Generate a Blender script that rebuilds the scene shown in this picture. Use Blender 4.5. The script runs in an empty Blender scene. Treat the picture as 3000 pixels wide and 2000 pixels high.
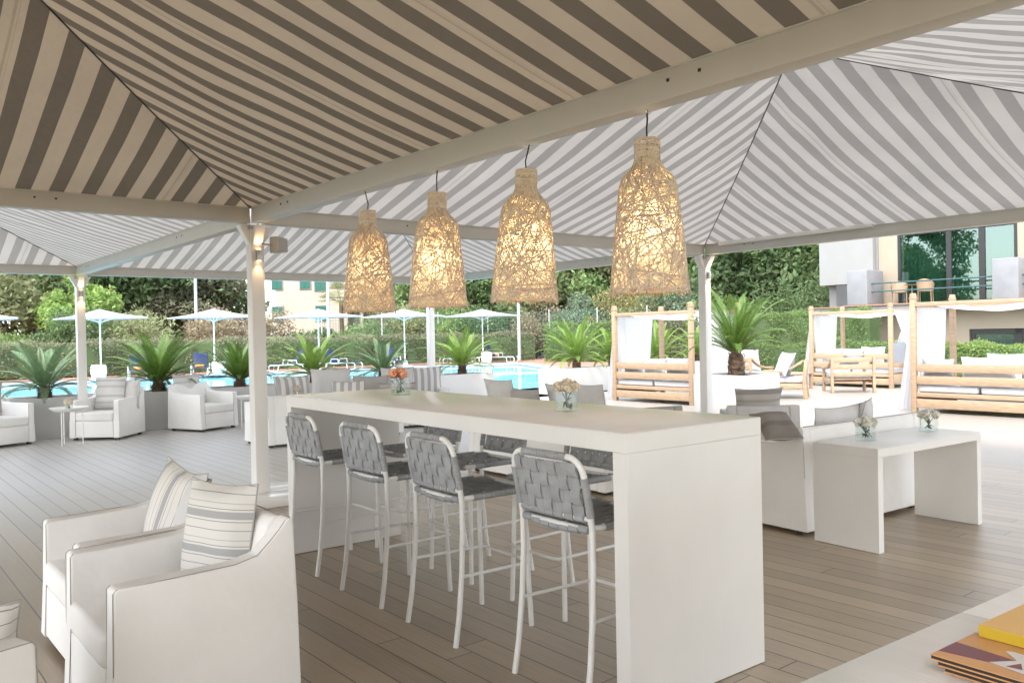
import bpy, bmesh, math, random
import numpy as np
from math import sin, cos, pi, radians, sqrt, atan2
from mathutils import Vector, Matrix

# ------------------------------------------------------------ camera, world, sun, exposure
S = bpy.context.scene
COL = S.collection
cam_d = bpy.data.cameras.new('camera'); cam = bpy.data.objects.new('camera', cam_d); COL.objects.link(cam)
S.camera = cam
cam_d.sensor_width = 36.0; cam_d.lens = 29.37; cam_d.clip_start = 0.05; cam_d.clip_end = 800
_p, _r = -0.00893, -0.02024
fw = Vector((0, cos(_p), sin(_p))); up0 = Vector((0, -sin(_p), cos(_p))); rt0 = Vector((1, 0, 0))
rt = rt0*cos(_r)+up0*sin(_r); up = -rt0*sin(_r)+up0*cos(_r)
cam.matrix_world = Matrix(((rt.x, up.x, -fw.x, 0), (rt.y, up.y, -fw.y, 0), (rt.z, up.z, -fw.z, 1.5), (0, 0, 0, 1)))

SUN_EL, SUN_AZ = 56.0, -112.0          # elevation; azimuth measured from +X towards +Y
w = bpy.data.worlds.new('World'); S.world = w; w.use_nodes = True
nt = w.node_tree; bg = nt.nodes['Background']
sky = nt.nodes.new('ShaderNodeTexSky'); sky.sky_type = 'NISHITA'; sky.sun_disc = False
sky.sun_elevation = radians(SUN_EL); sky.sun_rotation = radians(90-SUN_AZ); sky.air_density = 1.0; sky.dust_density = 2.0; sky.ozone_density = 0.6
hsv = nt.nodes.new('ShaderNodeHueSaturation'); hsv.inputs['Saturation'].default_value = .35
nt.links.new(sky.outputs[0], hsv.inputs['Color']); nt.links.new(hsv.outputs[0], bg.inputs[0]); bg.inputs[1].default_value = 0.15
sun_d = bpy.data.lights.new('sun', 'SUN'); sun_d.energy = 0.6; sun_d.angle = radians(14.0); sun_d.color = (1.0, 0.95, 0.88)
sun = bpy.data.objects.new('sun', sun_d); COL.objects.link(sun)
sv = Vector((cos(radians(SUN_EL))*cos(radians(SUN_AZ)), cos(radians(SUN_EL))*sin(radians(SUN_AZ)), sin(radians(SUN_EL))))
sun.rotation_euler = sv.to_track_quat('Z', 'Y').to_euler(); sun.location = (20, 20, 40)
S.view_settings.view_transform = 'Standard'; S.view_settings.look = 'None'
S.view_settings.exposure = 2.48; S.view_settings.gamma = 1.0
S.render.engine = 'CYCLES'
try:
    S.cycles.use_denoising = True; S.cycles.denoiser = 'OPENIMAGEDENOISE'
    S.cycles.max_bounces = 10; S.cycles.diffuse_bounces = 6; S.cycles.glossy_bounces = 3
    S.cycles.transmission_bounces = 6; S.cycles.transparent_max_bounces = 12
    S.cycles.sample_clamp_indirect = 6.0; S.cycles.caustics_reflective = False; S.cycles.caustics_refractive = False
except Exception: pass

random.seed(7); RNG = np.random.default_rng(7)
U = Vector((-0.63146, 0.77541, 0)); V = Vector((0.77541, 0.63146, 0))
GA = atan2(-0.77541, 0.63146)           # rotation of a frame whose x runs along -U and y along V
UP = Vector((0, 0, 1))

# ------------------------------------------------------------ materials
MATS = {}
def mat(name, col, rough=0.6, metal=0.0, spec=0.5, bump=0.0, bscale=60, noise=0.0, nscale=8, ncol=None, trans=0.0, emit=None, estr=0, ior=None, stretch=None, alpha=None, island=0.0, bdist=.02):
    m = bpy.data.materials.new(name); m.use_nodes = True; n = m.node_tree.nodes; l = m.node_tree.links
    b = n['Principled BSDF']; out = n['Material Output']
    b.inputs['Base Color'].default_value = (*col, 1); b.inputs['Roughness'].default_value = rough
    b.inputs['Metallic'].default_value = metal; b.inputs['Specular IOR Level'].default_value = spec
    if ior: b.inputs['IOR'].default_value = ior
    tc = n.new('ShaderNodeTexCoord'); vec = tc.outputs['Object']
    if stretch:
        mp = n.new('ShaderNodeMapping'); mp.inputs['Scale'].default_value = stretch; l.new(vec, mp.inputs[0]); vec = mp.outputs[0]
    src = None
    if noise > 0:
        t = n.new('ShaderNodeTexNoise'); t.inputs['Scale'].default_value = nscale; t.inputs['Detail'].default_value = 4
        l.new(vec, t.inputs['Vector'])
        mx = n.new('ShaderNodeMix'); mx.data_type = 'RGBA'
        c2 = ncol or tuple(c*(1-noise) for c in col)
        mx.inputs[6].default_value = (*col, 1); mx.inputs[7].default_value = (*c2, 1)
        r = n.new('ShaderNodeMapRange'); r.inputs[1].default_value = .35; r.inputs[2].default_value = .65
        l.new(t.outputs[0], r.inputs[0]); l.new(r.outputs[0], mx.inputs[0]); src = mx.outputs[2]
        l.new(src, b.inputs['Base Color'])
    if island > 0:
        gi = n.new('ShaderNodeNewGeometry'); hs = n.new('ShaderNodeHueSaturation')
        mr = n.new('ShaderNodeMapRange'); mr.inputs[3].default_value = 1-island; mr.inputs[4].default_value = 1+island
        mh = n.new('ShaderNodeMapRange'); mh.inputs[3].default_value = .47; mh.inputs[4].default_value = .53
        l.new(gi.outputs['Random Per Island'], mr.inputs[0]); l.new(gi.outputs['Random Per Island'], mh.inputs[0])
        l.new(mr.outputs[0], hs.inputs['Value']); l.new(mh.outputs[0], hs.inputs['Hue'])
        hs.inputs['Color'].default_value = (*col, 1)
        if src: l.new(src, hs.inputs['Color'])
        l.new(hs.outputs[0], b.inputs['Base Color']); src = hs.outputs[0]
    if bump > 0:
        t2 = n.new('ShaderNodeTexNoise'); t2.inputs['Scale'].default_value = bscale; t2.inputs['Detail'].default_value = 3
        l.new(vec, t2.inputs['Vector']); bp = n.new('ShaderNodeBump'); bp.inputs['Strength'].default_value = bump; bp.inputs['Distance'].default_value = bdist
        l.new(t2.outputs[0], bp.inputs['Height']); l.new(bp.outputs[0], b.inputs['Normal'])
    if emit:
        b.inputs['Emission Color'].default_value = (*emit, 1); b.inputs['Emission Strength'].default_value = estr
    if trans > 0:
        tr = n.new('ShaderNodeBsdfTranslucent'); tr.inputs[0].default_value = (*col, 1)
        if src: l.new(src, tr.inputs[0])
        ms = n.new('ShaderNodeMixShader'); ms.inputs[0].default_value = trans
        l.new(b.outputs[0], ms.inputs[1]); l.new(tr.outputs[0], ms.inputs[2]); l.new(ms.outputs[0], out.inputs[0])
        if alpha:
            tp = n.new('ShaderNodeBsdfTransparent'); m2 = n.new('ShaderNodeMixShader'); m2.inputs[0].default_value = alpha
            l.new(ms.outputs[0], m2.inputs[1]); l.new(tp.outputs[0], m2.inputs[2]); l.new(m2.outputs[0], out.inputs[0])
    MATS[name] = m; return m

def stripes(name, stops, period, axis='X', trans=0.0, rough=.8, warp=0.0, bump=.15, seam=0.0):
    """bands across UV x (or y); stops = [(pos, colour), ...] constant ramp over one period"""
    m = mat(name, (.5, .5, .5), rough=rough, spec=.15); n = m.node_tree.nodes; l = m.node_tree.links; b = n['Principled BSDF']
    uv = n.new('ShaderNodeUVMap'); sp = n.new('ShaderNodeSeparateXYZ'); l.new(uv.outputs[0], sp.inputs[0])
    src = sp.outputs[axis]
    if warp:
        tn = n.new('ShaderNodeTexNoise'); tn.inputs['Scale'].default_value = 6; l.new(uv.outputs[0], tn.inputs['Vector'])
        ma = n.new('ShaderNodeMath'); ma.operation = 'MULTIPLY_ADD'; ma.inputs[1].default_value = warp
        l.new(tn.outputs[0], ma.inputs[0]); l.new(src, ma.inputs[2]); src = ma.outputs[0]
    dv = n.new('ShaderNodeMath'); dv.operation = 'DIVIDE'; dv.inputs[1].default_value = period; l.new(src, dv.inputs[0])
    fr = n.new('ShaderNodeMath'); fr.operation = 'FRACT'; l.new(dv.outputs[0], fr.inputs[0])
    cr = n.new('ShaderNodeValToRGB'); cr.color_ramp.interpolation = 'CONSTANT'
    e = cr.color_ramp.elements; e[0].position = stops[0][0]; e[0].color = (*stops[0][1], 1); e[1].position = stops[1][0]; e[1].color = (*stops[1][1], 1)
    for p, c in stops[2:]:
        k = e.new(p); k.color = (*c, 1)
    l.new(fr.outputs[0], cr.inputs[0]); colo = cr.outputs[0]
    if seam:
        d2 = n.new('ShaderNodeMath'); d2.operation = 'DIVIDE'; d2.inputs[1].default_value = seam; l.new(src, d2.inputs[0])
        f2 = n.new('ShaderNodeMath'); f2.operation = 'FRACT'; l.new(d2.outputs[0], f2.inputs[0])
        s2 = n.new('ShaderNodeValToRGB'); s2.color_ramp.interpolation = 'CONSTANT'; e2 = s2.color_ramp.elements
        e2[0].position = 0; e2[0].color = (1, 1, 1, 1); e2[1].position = .116; e2[1].color = (.80, .79, .78, 1); k = e2.new(.127); k.color = (1, 1, 1, 1); k = e2.new(.136); k.color = (.86, .85, .84, 1); k = e2.new(.1375); k.color = (1, 1, 1, 1)
        l.new(f2.outputs[0], s2.inputs[0]); mm = n.new('ShaderNodeMix'); mm.data_type = 'RGBA'; mm.blend_type = 'MULTIPLY'; mm.inputs[0].default_value = 1; l.new(colo, mm.inputs[6]); l.new(s2.outputs[0], mm.inputs[7])
        st = n.new('ShaderNodeTexNoise'); st.inputs['Scale'].default_value = 1.3; st.inputs['Detail'].default_value = 4; l.new(uv.outputs[0], st.inputs['Vector'])
        sr = n.new('ShaderNodeMapRange'); sr.inputs[1].default_value = .3; sr.inputs[2].default_value = .7; sr.inputs[3].default_value = .9; sr.inputs[4].default_value = 1.04; l.new(st.outputs[0], sr.inputs[0])
        m3 = n.new('ShaderNodeVectorMath'); m3.operation = 'SCALE'; l.new(mm.outputs[2], m3.inputs[0]); l.new(sr.outputs[0], m3.inputs['Scale']); colo = m3.outputs[0]
    l.new(colo, b.inputs['Base Color'])
    if bump:
        tc = n.new('ShaderNodeTexCoord'); t2 = n.new('ShaderNodeTexNoise'); t2.inputs['Scale'].default_value = 14; l.new(tc.outputs['Object'], t2.inputs['Vector'])
        bp = n.new('ShaderNodeBump'); bp.inputs['Strength'].default_value = bump; bp.inputs['Distance'].default_value = .03
        l.new(t2.outputs[0], bp.inputs['Height']); l.new(bp.outputs[0], b.inputs['Normal'])
    if trans:
        tr = n.new('ShaderNodeBsdfTranslucent'); l.new(colo, tr.inputs[0])
        ms = n.new('ShaderNodeMixShader'); ms.inputs[0].default_value = trans
        l.new(b.outputs[0], ms.inputs[1]); l.new(tr.outputs[0], ms.inputs[2]); l.new(ms.outputs[0], n['Material Output'].inputs[0])
    return m

M = MATS
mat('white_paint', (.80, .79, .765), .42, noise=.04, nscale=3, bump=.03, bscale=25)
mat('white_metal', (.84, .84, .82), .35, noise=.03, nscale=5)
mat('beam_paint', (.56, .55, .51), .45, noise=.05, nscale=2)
mat('wood_top', (.85, .83, .80), .2, noise=.04, nscale=9, stretch=(6, .5, 6), bump=.04, bscale=40)
mat('slip_white', (.88, .87, .85), .9, spec=.1, noise=.05, nscale=3, bump=.45, bscale=4.5, bdist=.035)
mat('slip_grey', (.42, .40, .38), .9, spec=.1, noise=.06, nscale=5, bump=.3, bscale=6)
mat('slip_pale', (.62, .61, .60), .9, spec=.1, noise=.06, nscale=5, bump=.8, bscale=5, bdist=.05)
mat('piping', (.42, .40, .375), .9, spec=.1)
mat('piping_pale', (.30, .28, .27), .9, spec=.1)
mat('strap', (.38, .39, .40), .75, spec=.3, noise=.15, nscale=12, bump=.2, bscale=160)
mat('teak', (.40, .285, .185), .6, noise=.28, nscale=7, ncol=(.31, .215, .135), stretch=(1.2, 1.2, 9), bump=.06, bscale=20)
mat('sheer', (.74, .74, .745), .8, spec=.1, trans=.55, alpha=.05, noise=.04, nscale=6)
mat('outdoor_white', (.52, .525, .54), .85, spec=.1, bump=.25, bscale=7)
mat('outdoor_grey', (.32, .335, .365), .85, spec=.1, bump=.25, bscale=7)
mat('black', (.02, .02, .02), .5)
mat('dark_plastic', (.05, .05, .05), .5)
mat('speaker_grey', (.42, .40, .38), .55)
mat('steel', (.45, .45, .44), .35, metal=.8)
mat('pole_grey', (.42, .44, .46), .5)
mat('water', (.30, .67, .82), .06, spec=.5, ior=1.18, bump=.12, bscale=2.5, noise=.12, nscale=.7, ncol=(.15, .52, .72))
mat('terracotta', (.36, .20, .14), .8, noise=.25, nscale=3, bump=.2, bscale=20)
mat('coping', (.4, .39, .375), .7, noise=.08, nscale=4)
mat('lawn', (.07, .11, .03), .9, noise=.4, nscale=2)
mat('soil', (.09, .06, .045), .95, noise=.5, nscale=30, bump=.8, bscale=60)
mat('wall_white', (.56, .555, .54), .75, noise=.06, nscale=1.5, bump=.06, bscale=40)
mat('parasol', (.48, .49, .52), .8, spec=.1, trans=.3)
mat('lounger_blue', (.035, .05, .13), .8, noise=.15, nscale=10)
mat('towel', (.75, .27, .08), .95, bump=.4, bscale=50)
mat('rattan', (.38, .28, .18), .7, noise=.4, nscale=60)
mat('cream_wall', (.32, .275, .21), .85, noise=.07, nscale=1.2, bump=.05, bscale=30)
mat('pale_render', (.26, .256, .248), .85, noise=.06, nscale=1.5, bump=.08, bscale=30)
mat('grey_render', (.225, .23, .24), .85, noise=.12, nscale=2.5, bump=.1, bscale=25)
mat('house_wall', (.50, .42, .35), .9, noise=.05, nscale=.8)
mat('roof_tile', (.33, .17, .115), .9, noise=.4, nscale=3, bump=.6, bscale=8)
mat('shutter', (.03, .13, .10), .6)
mat('rail_teal', (.03, .09, .10), .4)
mat('frame_dark', (.018, .017, .017), .4)
mat('glass_dark', (.05, .075, .07), .03, spec=1.0, ior=1.9)
mat('curtain_cloth', (.60, .68, .60), .9, noise=.2, nscale=5, stretch=(8, 8, .3))
mat('trunk', (.17, .11, .07), .95, noise=.5, nscale=14, bump=.9, bscale=22)
mat('bark', (.11, .09, .07), .95, noise=.4, nscale=6, bump=.8, bscale=10)
mat('rope', (.78, .67, .54), .85, spec=.15, island=.22)
mat('rope_neck', (.80, .72, .60), .85, spec=.15, island=.15)
mat('liner', (.90, .82, .66), .9, spec=.1, trans=.75)
mat('bulb', (1, .8, .5), .5, emit=(1, .68, .34), estr=6)
mat('lens', (1, .8, .5), .5, emit=(1, .62, .28), estr=1.5)
mat('petal_peach', (.80, .45, .32), .8, spec=.1, island=.25, trans=.25)
mat('petal_cream', (.80, .73, .60), .8, spec=.1, island=.14, trans=.25)
mat('petal_white', (.82, .80, .73), .8, spec=.1, island=.12, trans=.25)
mat('stem', (.05, .10, .03), .6, island=.3)
mat('page', (.6, .5, .35), .8)
mat('page_dark', (.03, .02, .016), .7)
mat('cover_orange', (.62, .32, .13), .35, noise=.12, nscale=9)
mat('cover_yellow', (.70, .42, .13), .35, noise=.1, nscale=6)
mat('page_yellow', (.55, .38, .02), .6)
mat('ink_purple', (.19, .07, .09), .4)
mat('ink_white', (.62, .60, .58), .4)
def leafmat(name, col, island=.30, trans=.48):
    return mat(name, col, .55, spec=.25, island=island, trans=trans, noise=.35, nscale=.55)
leafmat('leaf_mid', (.25, .35, .14)); leafmat('leaf_bright', (.33, .46, .14)); leafmat('leaf_dark', (.17, .245, .11))
leafmat('leaf_olive', (.32, .345, .18)); leafmat('leaf_bluish', (.25, .32, .22)); leafmat('leaf_brown', (.37, .31, .21))
leafmat('leaf_red', (.20, .205, .13)); leafmat('leaf_hedge', (.23, .33, .12)); leafmat('leaf_hedge_dull', (.31, .32, .20))
leafmat('leaf_yellow', (.43, .40, .19))
mat('cycad', (.105, .19, .03), .42, spec=.45, island=.3, trans=.3)
mat('cycad_blue', (.13, .215, .10), .45, spec=.5, island=.3, trans=.25)
mat('cycad_light', (.17, .27, .045), .42, spec=.45, island=.3, trans=.3)
mat('rachis', (.16, .17, .06), .6)

m = bpy.data.materials.new('glass'); m.use_nodes = True; n = m.node_tree.nodes; l = m.node_tree.links
g = n.new('ShaderNodeBsdfGlossy'); g.inputs['Roughness'].default_value = .02
tp = n.new('ShaderNodeBsdfTransparent'); tp.inputs[0].default_value = (.93, .96, .95, 1)
fr = n.new('ShaderNodeLayerWeight'); fr.inputs[0].default_value = .5; pw = n.new('ShaderNodeMath'); pw.operation = 'POWER'; pw.inputs[1].default_value = 4.0
l.new(fr.outputs['Facing'], pw.inputs[0]); mad = n.new('ShaderNodeMath'); mad.operation = 'MULTIPLY_ADD'; mad.inputs[1].default_value = .6; mad.inputs[2].default_value = .05; l.new(pw.outputs[0], mad.inputs[0]); mx = n.new('ShaderNodeMixShader')
l.new(mad.outputs[0], mx.inputs[0]); l.new(tp.outputs[0], mx.inputs[1]); l.new(g.outputs[0], mx.inputs[2]); l.new(mx.outputs[0], n['Material Output'].inputs[0]); M['glass'] = m
m = bpy.data.materials.new('window_glass'); m.use_nodes = True; n = m.node_tree.nodes; l = m.node_tree.links
g = n.new('ShaderNodeBsdfGlossy'); g.inputs['Roughness'].default_value = .01; g.inputs[0].default_value = (.75, .9, .88, 1)
tp = n.new('ShaderNodeBsdfTransparent'); tp.inputs[0].default_value = (.36, .50, .45, 1); mx = n.new('ShaderNodeMixShader'); mx.inputs[0].default_value = .17
l.new(tp.outputs[0], mx.inputs[1]); l.new(g.outputs[0], mx.inputs[2]); l.new(mx.outputs[0], n['Material Output'].inputs[0]); M['window_glass'] = m

CW, CG, CL = (.70, .68, .64), (.27, .265, .26), (.45, .43, .41)
M['canopy_grey'] = stripes('canopy_grey', [(0, (.275, .265, .25)), (.47, (.475, .457, .428))], .232, trans=.25, bump=.3, seam=1.392)
M['canopy_shaded'] = stripes('canopy_shaded', [(0, (.145, .125, .098)), (.47, (.45, .39, .305))], .232, trans=.08, bump=.3, seam=1.392)  # same fabric as the grey canopies, with warm shade painted into its stripes
M['canopy_pale'] = stripes('canopy_pale', [(0, (.45, .44, .43)), (.47, (.75, .74, .72))], .232, trans=.45)  # for the added unseen canopies; paler and thinner to pass more light
M['pillow_stripe'] = stripes('pillow_stripe', [(0, CW), (.12, CG), (.14, CW), (.2, (.40, .40, .40)), (.38, (.40, .40, .40)), (.40, CW), (.46, CG), (.48, CW), (.62, CL), (.64, CW), (.88, CG), (.90, CW)], .15)
M['pillow_bold'] = stripes('pillow_bold', [(0, (.72, .71, .69)), (.5, (.42, .41, .41))], .11)
M['pillow_taupe'] = stripes('pillow_taupe', [(0, (.42, .39, .36)), (.4, (.33, .305, .28)), (.55, (.42, .39, .36)), (.8, (.27, .25, .235))], .2)
M['pillow_dark'] = stripes('pillow_dark', [(0, (.21, .19, .17)), (.5, (.17, .155, .14)), (.7, (.24, .215, .195))], .2)
M['pillow_light'] = stripes('pillow_light', [(0, (.66, .65, .64)), (.35, (.54, .53, .52)), (.5, (.66, .65, .64)), (.75, (.50, .49, .48)), (.9, (.66, .65, .64))], .25)
M['pillow_fine'] = stripes('pillow_fine', [(0, (.50, .50, .52)), (.6, (.36, .37, .41))], .03)

# decking
def deck_mat():
    m = bpy.data.materials.new('decking'); m.use_nodes = True; n = m.node_tree.nodes; l = m.node_tree.links; b = n['Principled BSDF']
    uv = n.new('ShaderNodeUVMap'); sp = n.new('ShaderNodeSeparateXYZ'); l.new(uv.outputs[0], sp.inputs[0])
    def mt(op, a, b_=None, c=None):
        k = n.new('ShaderNodeMath'); k.operation = op
        for i, x in enumerate((a, b_, c)):
            if x is None: continue
            if isinstance(x, (int, float)): k.inputs[i].default_value = x
            else: l.new(x, k.inputs[i])
        return k.outputs[0]
    row = mt('DIVIDE', sp.outputs[1], .147); fl = mt('FLOOR', row); fr = mt('FRACT', row)
    w1 = n.new('ShaderNodeTexWhiteNoise'); w1.noise_dimensions = '1D'; l.new(fl, w1.inputs['W'])
    xx = mt('ADD', mt('DIVIDE', sp.outputs[0], 2.9), w1.outputs[0]); xf = mt('FLOOR', xx); xr = mt('FRACT', xx)
    cb = n.new('ShaderNodeCombineXYZ'); l.new(fl, cb.inputs[0]); l.new(xf, cb.inputs[1])
    w2 = n.new('ShaderNodeTexWhiteNoise'); w2.noise_dimensions = '2D'; l.new(cb.outputs[0], w2.inputs['Vector'])
    # grain
    mp = n.new('ShaderNodeMapping'); mp.inputs['Scale'].default_value = (1.6, 46, 1); l.new(uv.outputs[0], mp.inputs[0])
    ad = n.new('ShaderNodeVectorMath'); ad.operation = 'ADD'; l.new(mp.outputs[0], ad.inputs[0]); l.new(w2.outputs['Color'], ad.inputs[1])
    g1 = n.new('ShaderNodeTexNoise'); g1.inputs['Scale'].default_value = 2.0; g1.inputs['Detail'].default_value = 5; g1.inputs['Distortion'].default_value = .6; l.new(ad.outputs[0], g1.inputs['Vector'])
    bl = n.new('ShaderNodeTexNoise'); bl.inputs['Scale'].default_value = .8; bl.inputs['Detail'].default_value = 3; l.new(uv.outputs[0], bl.inputs['Vector'])
    c1 = n.new('ShaderNodeMix'); c1.data_type = 'RGBA'; c1.inputs[6].default_value = (.235, .175, .11, 1); c1.inputs[7].default_value = (.50, .40, .275, 1)
    l.new(g1.outputs[0], c1.inputs[0])
    hs = n.new('ShaderNodeHueSaturation'); l.new(c1.outputs[2], hs.inputs['Color'])
    va = mt('MULTIPLY_ADD', w2.outputs[0], .30, .80); vb = mt('MULTIPLY_ADD', bl.outputs[0], .35, -.17); l.new(mt('ADD', va, vb), hs.inputs['Value'])
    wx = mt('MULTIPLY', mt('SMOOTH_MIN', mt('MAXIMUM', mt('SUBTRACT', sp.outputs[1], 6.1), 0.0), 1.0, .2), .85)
    left_sheen = mt('MULTIPLY', mt('MINIMUM', mt('MAXIMUM', mt('MULTIPLY', mt('SUBTRACT', 1.0, sp.outputs[0]), .25), 0.0), 1.0), .80)  # paler towards the far left: low-angle sheen painted into the board colour
    wf = wx; left_sheen = mt('MULTIPLY', left_sheen, mt('SUBTRACT', 1.0, mt('MINIMUM', wx, 1.0)))
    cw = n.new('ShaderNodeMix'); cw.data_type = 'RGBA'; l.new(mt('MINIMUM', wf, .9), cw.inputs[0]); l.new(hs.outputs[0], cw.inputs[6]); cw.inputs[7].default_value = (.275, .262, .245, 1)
    cw2 = n.new('ShaderNodeMix'); cw2.data_type = 'RGBA'; l.new(mt('MULTIPLY', left_sheen, 1.1), cw2.inputs[0]); l.new(cw.outputs[2], cw2.inputs[6]); cw2.inputs[7].default_value = (.50, .48, .455, 1)
    # grooves
    gy = mt('LESS_THAN', mt('MINIMUM', fr, mt('SUBTRACT', 1.0, fr)), .022); gx = mt('LESS_THAN', mt('MINIMUM', xr, mt('SUBTRACT', 1.0, xr)), .0011)
    gg = mt('MAXIMUM', gy, gx)
    c2 = n.new('ShaderNodeMix'); c2.data_type = 'RGBA'; l.new(gg, c2.inputs[0]); l.new(cw2.outputs[2], c2.inputs[6]); c2.inputs[7].default_value = (.045, .036, .03, 1)
    l.new(c2.outputs[2], b.inputs['Base Color'])
    rr = mt('MULTIPLY_ADD', g1.outputs[0], .25, .30); l.new(rr, b.inputs['Roughness']); b.inputs['Coat Weight'].default_value = .35; b.inputs['Coat Roughness'].default_value = .38
    b.inputs['Specular IOR Level'].default_value = 1.0
    ht = mt('SUBTRACT', mt('MULTIPLY', g1.outputs[0], .25), gg)
    bp = n.new('ShaderNodeBump'); bp.inputs['Strength'].default_value = .45; bp.inputs['Distance'].default_value = .004; l.new(ht, bp.inputs['Height']); l.new(bp.outputs[0], b.inputs['Normal'])
    M['decking'] = m
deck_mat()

# ------------------------------------------------------------ mesh helpers
class MB:
    def __init__(s): s.v = []; s.f = []; s.uv = None
    def add(s, vs, fs):
        o = len(s.v); s.v += [tuple(x) for x in vs]; s.f += [tuple(i+o for i in f) for f in fs]; return s
    def box(s, x0, y0, z0, x1, y1, z1):
        vs = [(x, y, z) for z in (z0, z1) for y in (y0, y1) for x in (x0, x1)]
        return s.add(vs, [(0, 2, 3, 1), (4, 5, 7, 6), (0, 1, 5, 4), (2, 6, 7, 3), (0, 4, 6, 2), (1, 3, 7, 5)])
    def cbox(s, c, sz, rot=None):
        c = Vector(c); hx, hy, hz = [k/2 for k in sz]; R = rot or Matrix.Identity(3)
        vs = [c+R@Vector((x*hx, y*hy, z*hz)) for z in (-1, 1) for y in (-1, 1) for x in (-1, 1)]
        return s.add(vs, [(0, 2, 3, 1), (4, 5, 7, 6), (0, 1, 5, 4), (2, 6, 7, 3), (0, 4, 6, 2), (1, 3, 7, 5)])
    def bar(s, a, b, w, h, upv=UP):
        a = Vector(a); b = Vector(b); d = (b-a).normalized(); sd = d.cross(Vector(upv)).normalized(); u = sd.cross(d)
        vs = [p+sd*(w/2*i)+u*(h/2*j) for p in (a, b) for i, j in ((-1, -1), (1, -1), (1, 1), (-1, 1))]
        return s.add(vs, [(0, 1, 2, 3), (7, 6, 5, 4), (0, 4, 5, 1), (1, 5, 6, 2), (2, 6, 7, 3), (3, 7, 4, 0)])
    def tube(s, path, r, seg=8, cap=True, closed=False):
        P = [Vector(p) for p in path]; n = len(P); rs = r if isinstance(r, (list, tuple)) else [r]*n
        vs = []; prev = None
        for i in range(n):
            if closed: t = (P[(i+1) % n]-P[i-1]).normalized()
            else: t = (P[min(i+1, n-1)]-P[max(i-1, 0)]).normalized()
            if prev is None:
                a = Vector((0, 0, 1)) if abs(t.z) < .9 else Vector((1, 0, 0)); nn = t.cross(a).normalized()
            else: nn = (prev-t*prev.dot(t)).normalized()
            prev = nn; bb = t.cross(nn)
            vs += [P[i]+(nn*cos(2*pi*k/seg)+bb*sin(2*pi*k/seg))*rs[i] for k in range(seg)]
        fs = []
        for i in range(n if closed else n-1):
            j = (i+1) % n
            for k in range(seg): fs.append((i*seg+k, i*seg+(k+1) % seg, j*seg+(k+1) % seg, j*seg+k))
        if cap and not closed: fs.append(tuple(range(seg))[::-1]); fs.append(tuple((n-1)*seg+k for k in range(seg)))
        return s.add(vs, fs)
    def lathe(s, prof, seg=24, c=(0, 0, 0)):
        vs = []; 
        for r, z in prof: vs += [(c[0]+r*cos(2*pi*k/seg), c[1]+r*sin(2*pi*k/seg), c[2]+z) for k in range(seg)]
        fs = [(i*seg+k, i*seg+(k+1) % seg, (i+1)*seg+(k+1) % seg, (i+1)*seg+k) for i in range(len(prof)-1) for k in range(seg)]
        if prof[0][0] > 1e-4: fs.append(tuple(range(seg))[::-1])
        if prof[-1][0] > 1e-4: fs.append(tuple((len(prof)-1)*seg+k for k in range(seg)))
        return s.add(vs, fs)
    def prism(s, prof, axis, a, b):
        """prof: 2D polygon; axis 'x': prof=(y,z); 'y': (x,z); 'z': (x,y)"""
        n = len(prof); vs = []
        for t in (a, b):
            for p, q in prof: vs.append({'x': (t, p, q), 'y': (p, t, q), 'z': (p, q, t)}[axis])
        fs = [tuple(range(n)), tuple(range(2*n-1, n-1, -1))]+[(i, i+n, (i+1) % n+n, (i+1) % n) for i in range(n)]
        return s.add(vs, fs)
    def build(s, name, m, parent=None, bevel=0, seg=2, smooth=True, ang=38, uv=None, loc=None, rotz=0, jitter=0):
        me = bpy.data.meshes.new(name); me.from_pydata(s.v, [], s.f); me.update()
        bm = bmesh.new(); bm.from_mesh(me)
        if uv is None: bmesh.ops.recalc_face_normals(bm, faces=bm.faces)
        if bevel: bmesh.ops.bevel(bm, geom=[e for e in bm.edges if e.calc_face_angle(0) > .5], offset=bevel, segments=seg, affect='EDGES', profile=.5, clamp_overlap=True)
        if jitter:
            for v in bm.verts:
                p = v.co; v.co = p+Vector((sin(p.y*9+p.z*7), sin(p.x*8+p.z*6+1), sin(p.x*7+p.y*9+2)))*jitter
        bm.to_mesh(me); bm.free()
        if uv is not None:
            ul = me.uv_layers.new(name='UVMap'); li = np.zeros(len(me.loops), dtype=np.int32); me.loops.foreach_get('vertex_index', li)
            ul.data.foreach_set('uv', np.asarray(uv, dtype=np.float32)[li].ravel())
        me.materials.append(M[m] if isinstance(m, str) else m)
        if smooth:
            me.polygons.foreach_set('use_smooth', [True]*len(me.polygons))
            try: me.set_sharp_from_angle(angle=radians(ang))
            except Exception: pass
        return link(name, me, parent, loc, rotz)
def link(name, me, parent=None, loc=None, rotz=0):
    o = bpy.data.objects.new(name, me); COL.objects.link(o)
    if parent is not None: o.parent = parent
    if loc is not None: o.location = loc
    if rotz: o.rotation_euler = (0, 0, rotz)
    return o
def npmesh(name, verts, faces, m, smooth=False):
    me = bpy.data.meshes.new(name); nv, nf = len(verts), len(faces); k = faces.shape[1]
    me.vertices.add(nv); me.vertices.foreach_set('co', verts.astype(np.float32).ravel())
    me.loops.add(nf*k); me.loops.foreach_set('vertex_index', faces.astype(np.int32).ravel())
    me.polygons.add(nf); me.polygons.foreach_set('loop_start', np.arange(0, nf*k, k, dtype=np.int32)); me.polygons.foreach_set('loop_total', np.full(nf, k, dtype=np.int32))
    me.update(); me.validate(); me.materials.append(M[m])
    if smooth: me.polygons.foreach_set('use_smooth', [True]*nf)
    return me
def tag(o, label=None, cat=None, group=None, kind=None):
    if label: o['label'] = label
    if cat: o['category'] = cat
    if group: o['group'] = group
    if kind: o['kind'] = kind
    return o
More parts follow.
